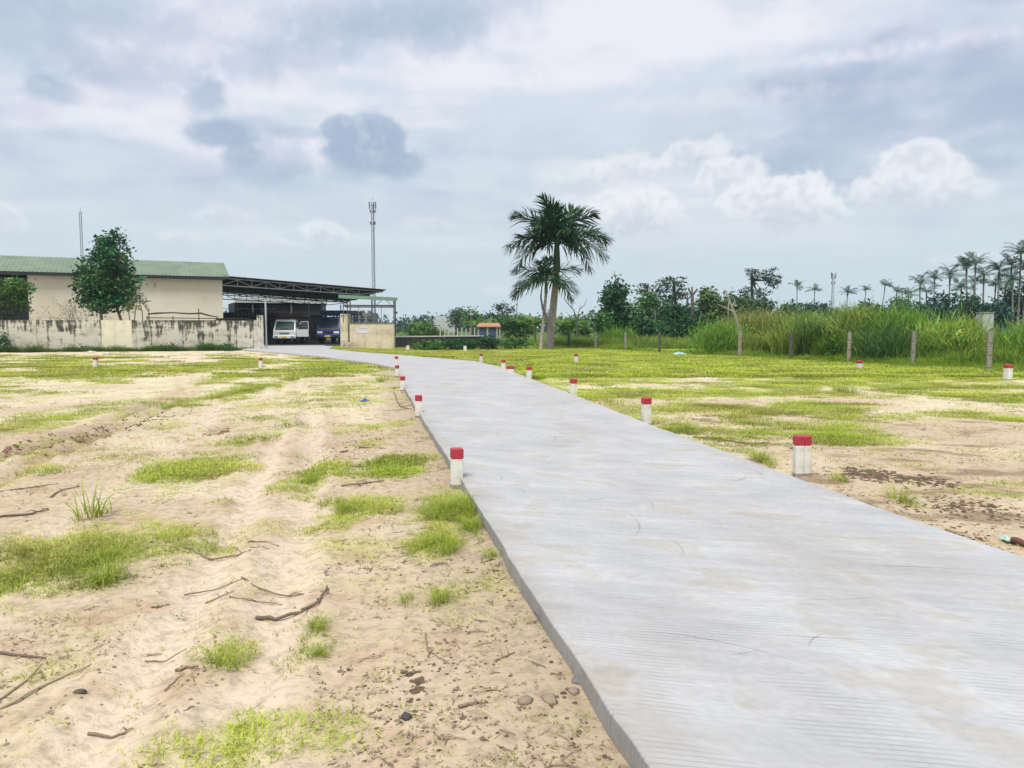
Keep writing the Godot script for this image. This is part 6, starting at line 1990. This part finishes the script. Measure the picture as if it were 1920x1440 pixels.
	for q in [[Vector3(16.963, 0, -27.324), 1.436, "tall weathered concrete post, last and largest of the fence", Color(0.46, 0.44, 0.40), 0.16],
		[Vector3(15.79, 0, -30.298), 1.403, "grey concrete post between the largest post and the reed mound", Color(0.38, 0.38, 0.36), 0.15],
		[Vector3(14.594, 0, -33.313), 1.365, "leaning pale concrete post at the side of the reed mound", Color(0.48, 0.46, 0.42), 0.15],
		[Vector3(13.28, 0, -36.617), 1.321, "dark concrete post near the white bag", Color(0.16, 0.16, 0.15), 0.16],
		[Vector3(11.883, 0, -40.117), 1.411, "pinkish concrete post in front of the bare dead tree", Color(0.50, 0.42, 0.37), 0.2],
		[Vector3(9.048, 0, -47.199), 1.255, "dark concrete post, third from the royal palm", Color(0.16, 0.16, 0.15), 0.17],
		[Vector3(7.545, 0, -50.945), 1.232, "grey concrete post, second from the royal palm", Color(0.38, 0.38, 0.36), 0.17],
		[Vector3(5.964, 0, -54.883), 1.245, "slim grey concrete post standing past the first one after the palm", Color(0.38, 0.38, 0.36), 0.15],
		[Vector3(4.36, 0, -58.872), 1.141, "short dark concrete post, first right of the royal palm", Color(0.16, 0.16, 0.15), 0.2]]:
		fence_post(q[0], q[1], q[2], q[3], Vector2(rng.randfn(0, 0.03), 0.0), q[4])
	for q in [[[Vector3(-2.287, 0, -5.258), Vector3(-2.047, 0, -5.121), Vector3(-1.851, 0, -5.108), Vector3(-1.783, 0, -5.145)], 0.009, "long brown stick below the left grass patch, pointing to the twigs", Color(0.22, 0.16, 0.115), 1],
		[[Vector3(-1.89, 0, -5.404), Vector3(-1.755, 0, -5.363), Vector3(-1.653, 0, -5.35)], 0.007, "short dark stick above the long brown one", Color(0.22, 0.16, 0.115), 1],
		[[Vector3(-1.805, 0, -5.207), Vector3(-1.672, 0, -5.195)], 0.006, "thin twig lying between the two dark sticks", Color(0.22, 0.16, 0.115), 2],
		[[Vector3(-1.943, 0, -4.45), Vector3(-1.791, 0, -4.507), Vector3(-1.612, 0, -4.545)], 0.005, "thin straight twig at the edge of the twig tangle", Color(0.22, 0.16, 0.115), 1],
		[[Vector3(-1.648, 0, -4.584), Vector3(-1.491, 0, -4.423), Vector3(-1.308, 0, -4.386), Vector3(-1.098, 0, -4.368)], 0.007, "long bent stick across the twig tangle", Color(0.22, 0.16, 0.115), 2],
		[[Vector3(-1.749, 0, -4.281), Vector3(-1.585, 0, -4.289)], 0.006, "short twig below the twig tangle", Color(0.22, 0.16, 0.115), 2],
		[[Vector3(-1.587, 0, -4.213), Vector3(-1.443, 0, -4.23), Vector3(-1.303, 0, -4.263)], 0.005, "straight twig at the lower rim of the tangle", Color(0.22, 0.16, 0.115), 2],
		[[Vector3(-1.364, 0, -3.991), Vector3(-1.269, 0, -4.006), Vector3(-1.156, 0, -4.06), Vector3(-1.062, 0, -4.115), Vector3(-1.076, 0, -4.255), Vector3(-1.096, 0, -4.45)], 0.011, "thick broken branch with an upturned end below the tangle", Color(0.15, 0.115, 0.09), 2],
		[[Vector3(-1.637, 0, -2.86), Vector3(-1.53, 0, -2.852), Vector3(-1.479, 0, -2.896)], 0.007, "curved dark stick on bare sand near the picture's bottom", Color(0.22, 0.16, 0.115), 1],
		[[Vector3(-2.09, 0, -3.031), Vector3(-2.024, 0, -3.248), Vector3(-1.926, 0, -3.417)], 0.008, "long pale straight frond stem at the picture's left side", Color(0.44, 0.36, 0.24), 0],
		[[Vector3(-2.141, 0, -3.076), Vector3(-2.13, 0, -3.268), Vector3(-2.153, 0, -3.389), Vector3(-2.197, 0, -3.485)], 0.006, "thin pale frond stem curving beside the straight one", Color(0.44, 0.36, 0.24), 0],
		[[Vector3(-2.443, 0, -3.526), Vector3(-2.303, 0, -3.502), Vector3(-2.177, 0, -3.485)], 0.009, "dark straight stick above the pale frond stems", Color(0.15, 0.115, 0.09), 0],
		[[Vector3(-1.53, 0, -3.395), Vector3(-1.458, 0, -3.351), Vector3(-1.397, 0, -3.32)], 0.008, "stubby dark stick by the stalky grass tuft", Color(0.22, 0.16, 0.115), 0],
		[[Vector3(-4.832, 0, -7.084), Vector3(-4.663, 0, -7.371), Vector3(-4.463, 0, -7.473)], 0.009, "thin branch lying level above the left grass patch", Color(0.22, 0.16, 0.115), 2],
		[[Vector3(-4.211, 0, -6.159), Vector3(-3.974, 0, -6.266), Vector3(-3.945, 0, -6.452)], 0.011, "thick branch nearest above the left grass patch", Color(0.15, 0.115, 0.09), 2],
		[[Vector3(-4.201, 0, -6.904), Vector3(-4.278, 0, -7.201), Vector3(-4.196, 0, -7.371)], 0.009, "forked twig between the two branches above the grass patch", Color(0.22, 0.16, 0.115), 2],
		[[Vector3(-1.993, 0, -4.139), Vector3(-1.954, 0, -4.163), Vector3(-1.93, 0, -4.23)], 0.009, "short tan stick alone on the sand below the grass patch", Color(0.44, 0.36, 0.24), 0],
		[[Vector3(-1.481, 0, -3.169), Vector3(-1.47, 0, -3.248), Vector3(-1.462, 0, -3.32)], 0.004, "fine straight twig beside the stubby dark stick", Color(0.22, 0.16, 0.115), 0],
		[[Vector3(-1.739, 0, -3.537), Vector3(-1.643, 0, -3.537), Vector3(-1.567, 0, -3.598)], 0.004, "fine twig left of the stalky grass tuft", Color(0.22, 0.16, 0.115), 0],
		[[Vector3(-1.363, 0, -2.917), Vector3(-1.306, 0, -2.929), Vector3(-1.277, 0, -2.988)], 0.005, "small curved twig right of the curved dark stick", Color(0.22, 0.16, 0.115), 1],
		[[Vector3(-0.217, 0, -3.018), Vector3(-0.179, 0, -3.049), Vector3(-0.147, 0, -3.067)], 0.009, "short thick grey stick near the road in the foreground", Color(0.22, 0.17, 0.13), 0],
		[[Vector3(-0.499, 0, -3.351), Vector3(-0.454, 0, -3.341), Vector3(-0.408, 0, -3.351)], 0.008, "chunky dark stick among leaf litter in the foreground", Color(0.15, 0.115, 0.09), 0],
		[[Vector3(-0.439, 0, -3.798), Vector3(-0.419, 0, -3.667), Vector3(-0.394, 0, -3.579), Vector3(-0.29, 0, -3.434)], 0.004, "bent thin twig arching over the foreground sand", Color(0.22, 0.16, 0.115), 1],
		[[Vector3(-0.074, 0, -3.456), Vector3(-0.03, 0, -3.502), Vector3(0.013, 0, -3.555)], 0.006, "pale brown twig close to the road in the foreground", Color(0.28, 0.19, 0.13), 2],
		[[Vector3(-2.851, 0, -18.445), Vector3(-2.37, 0, -15.812), Vector3(-2.17, 0, -14.957), Vector3(-1.9, 0, -14.563)], 0.014, "broken branch beside the third road marker", Color(0.22, 0.16, 0.115), 4],
		[[Vector3(-2.098, 0, -9.361), Vector3(-2.057, 0, -9.565)], 0.012, "short dark stick on the sandy track", Color(0.15, 0.115, 0.09), 0],
		[[Vector3(-1.963, 0, -9.735), Vector3(-1.801, 0, -9.779)], 0.011, "short level stick beside the sandy track's grass", Color(0.15, 0.115, 0.09), 0],
		[[Vector3(-1.99, 0, -8.392), Vector3(-1.846, 0, -8.49), Vector3(-1.59, 0, -8.392)], 0.011, "twiggy branch at the grass edge of the sandy track", Color(0.22, 0.16, 0.115), 4],
		[[Vector3(-1.652, 0, -7.347), Vector3(-1.427, 0, -7.524), Vector3(-1.295, 0, -7.683)], 0.01, "branchy twig in front of the fresh grass clump", Color(0.22, 0.16, 0.115), 5],
		[[Vector3(2.54, 0, -10.682), Vector3(2.859, 0, -10.479), Vector3(3.108, 0, -10.093), Vector3(3.422, 0, -10.187)], 0.014, "dead branch along the far road edge, left of the touching markers", Color(0.15, 0.115, 0.09), 6],
		[[Vector3(3.213, 0, -10.682), Vector3(3.557, 0, -11.058), Vector3(3.805, 0, -11.582)], 0.009, "upright forked twig on the dead branch by the road", Color(0.15, 0.115, 0.09), 3],
		[[Vector3(2.574, 0, -11.582), Vector3(2.552, 0, -11.058), Vector3(2.552, 0, -10.894)], 0.012, "small dead twig past the road's far edge", Color(0.15, 0.115, 0.09), 3],
		[[Vector3(2.926, 0, -8.978), Vector3(3.027, 0, -8.905)], 0.012, "short dark stick just left of the touching markers", Color(0.15, 0.115, 0.09), 0],
		[[Vector3(2.365, 0, -32.431), Vector3(2.352, 0, -29.434), Vector3(2.37, 0, -27.956)], 0.015, "leaning thin branch in the bright grass near the palm marker", Color(0.22, 0.16, 0.115), 0]]:
		stick(q[0], q[1], q[2], q[3], "dead sticks on the sand", q[4])
	scrap(Vector3(-3.108, 0, -16.159), Vector2(0.2, 0.14), Color(0.04, 0.11, 0.38), "crumpled blue plastic scrap on the sand before the third marker", "plastic_scrap", "litter", 0.06, 5)
	scrap(Vector3(3.565, 0, -5.431), Vector2(0.12, 0.08), Color(0.34, 0.52, 0.48), "crumpled mint-green plastic scrap at the far road edge", "plastic_scrap", "litter", 0.05, 6)
	scrap(Vector3(9.415, 0, -43.071), Vector2(0.75, 0.5), Color(0.40, 0.60, 0.68), "pale blue plastic bag in the grass before the meadow", "plastic_bag", "bag", 0.3, 7)
	scrap(Vector3(15.772, 0, -41.472), Vector2(0.7, 0.4), Color(0.72, 0.72, 0.69), "white bag lying by the dark concrete post", "plastic_bag", "bag", 0.32, 8)
	scrap(Vector3(-26.691, 0, -48.704), Vector2(1.1, 0.5), Color(0.72, 0.70, 0.64), "flat white sack on the sand by the stained wall", "empty_sack", "sack", 0.12, 9)
	scrap(Vector3(-24.511, 0, -46.67), Vector2(0.5, 0.3), Color(0.70, 0.67, 0.60), "small white sack scrap beside the flat white sack", "empty_sack", "sack", 0.1, 10)
	stick([Vector3(3.581, 0, -5.39), Vector3(3.683, 0, -5.207)], 0.028, "brown rusty pipe end at the picture's right side beside the road", Color(0.13, 0.06, 0.045), "", 0, "rusty_pipe")
	pebble(Vector3(0.294, 0, -3.258), 0.03, "grey pebble touching the road edge in the foreground", 0)
	pebble(Vector3(0.261, 0, -3.16), 0.028, "tan pebble below the grey one by the road edge", 1)
	pebble(Vector3(0.055, 0, -3.067), 0.03, "round tan stone among leaf litter", 2)
	pebble(Vector3(0.155, 0, -3.085), 0.032, "flat tan stone right of the round one", 3)
	pebble(Vector3(-0.423, 0, -2.958), 0.028, "dark round stone alone in the foreground sand", 4)
	pebble(Vector3(-1.822, 0, -3.136), 0.02, "small dark pebble left of the frond stems", 5)
	pebble(Vector3(2.992, 0, -6.339), 0.05, "pale stone among dark soil at the far side of the road", 6)
	grow_grass()
	litter()
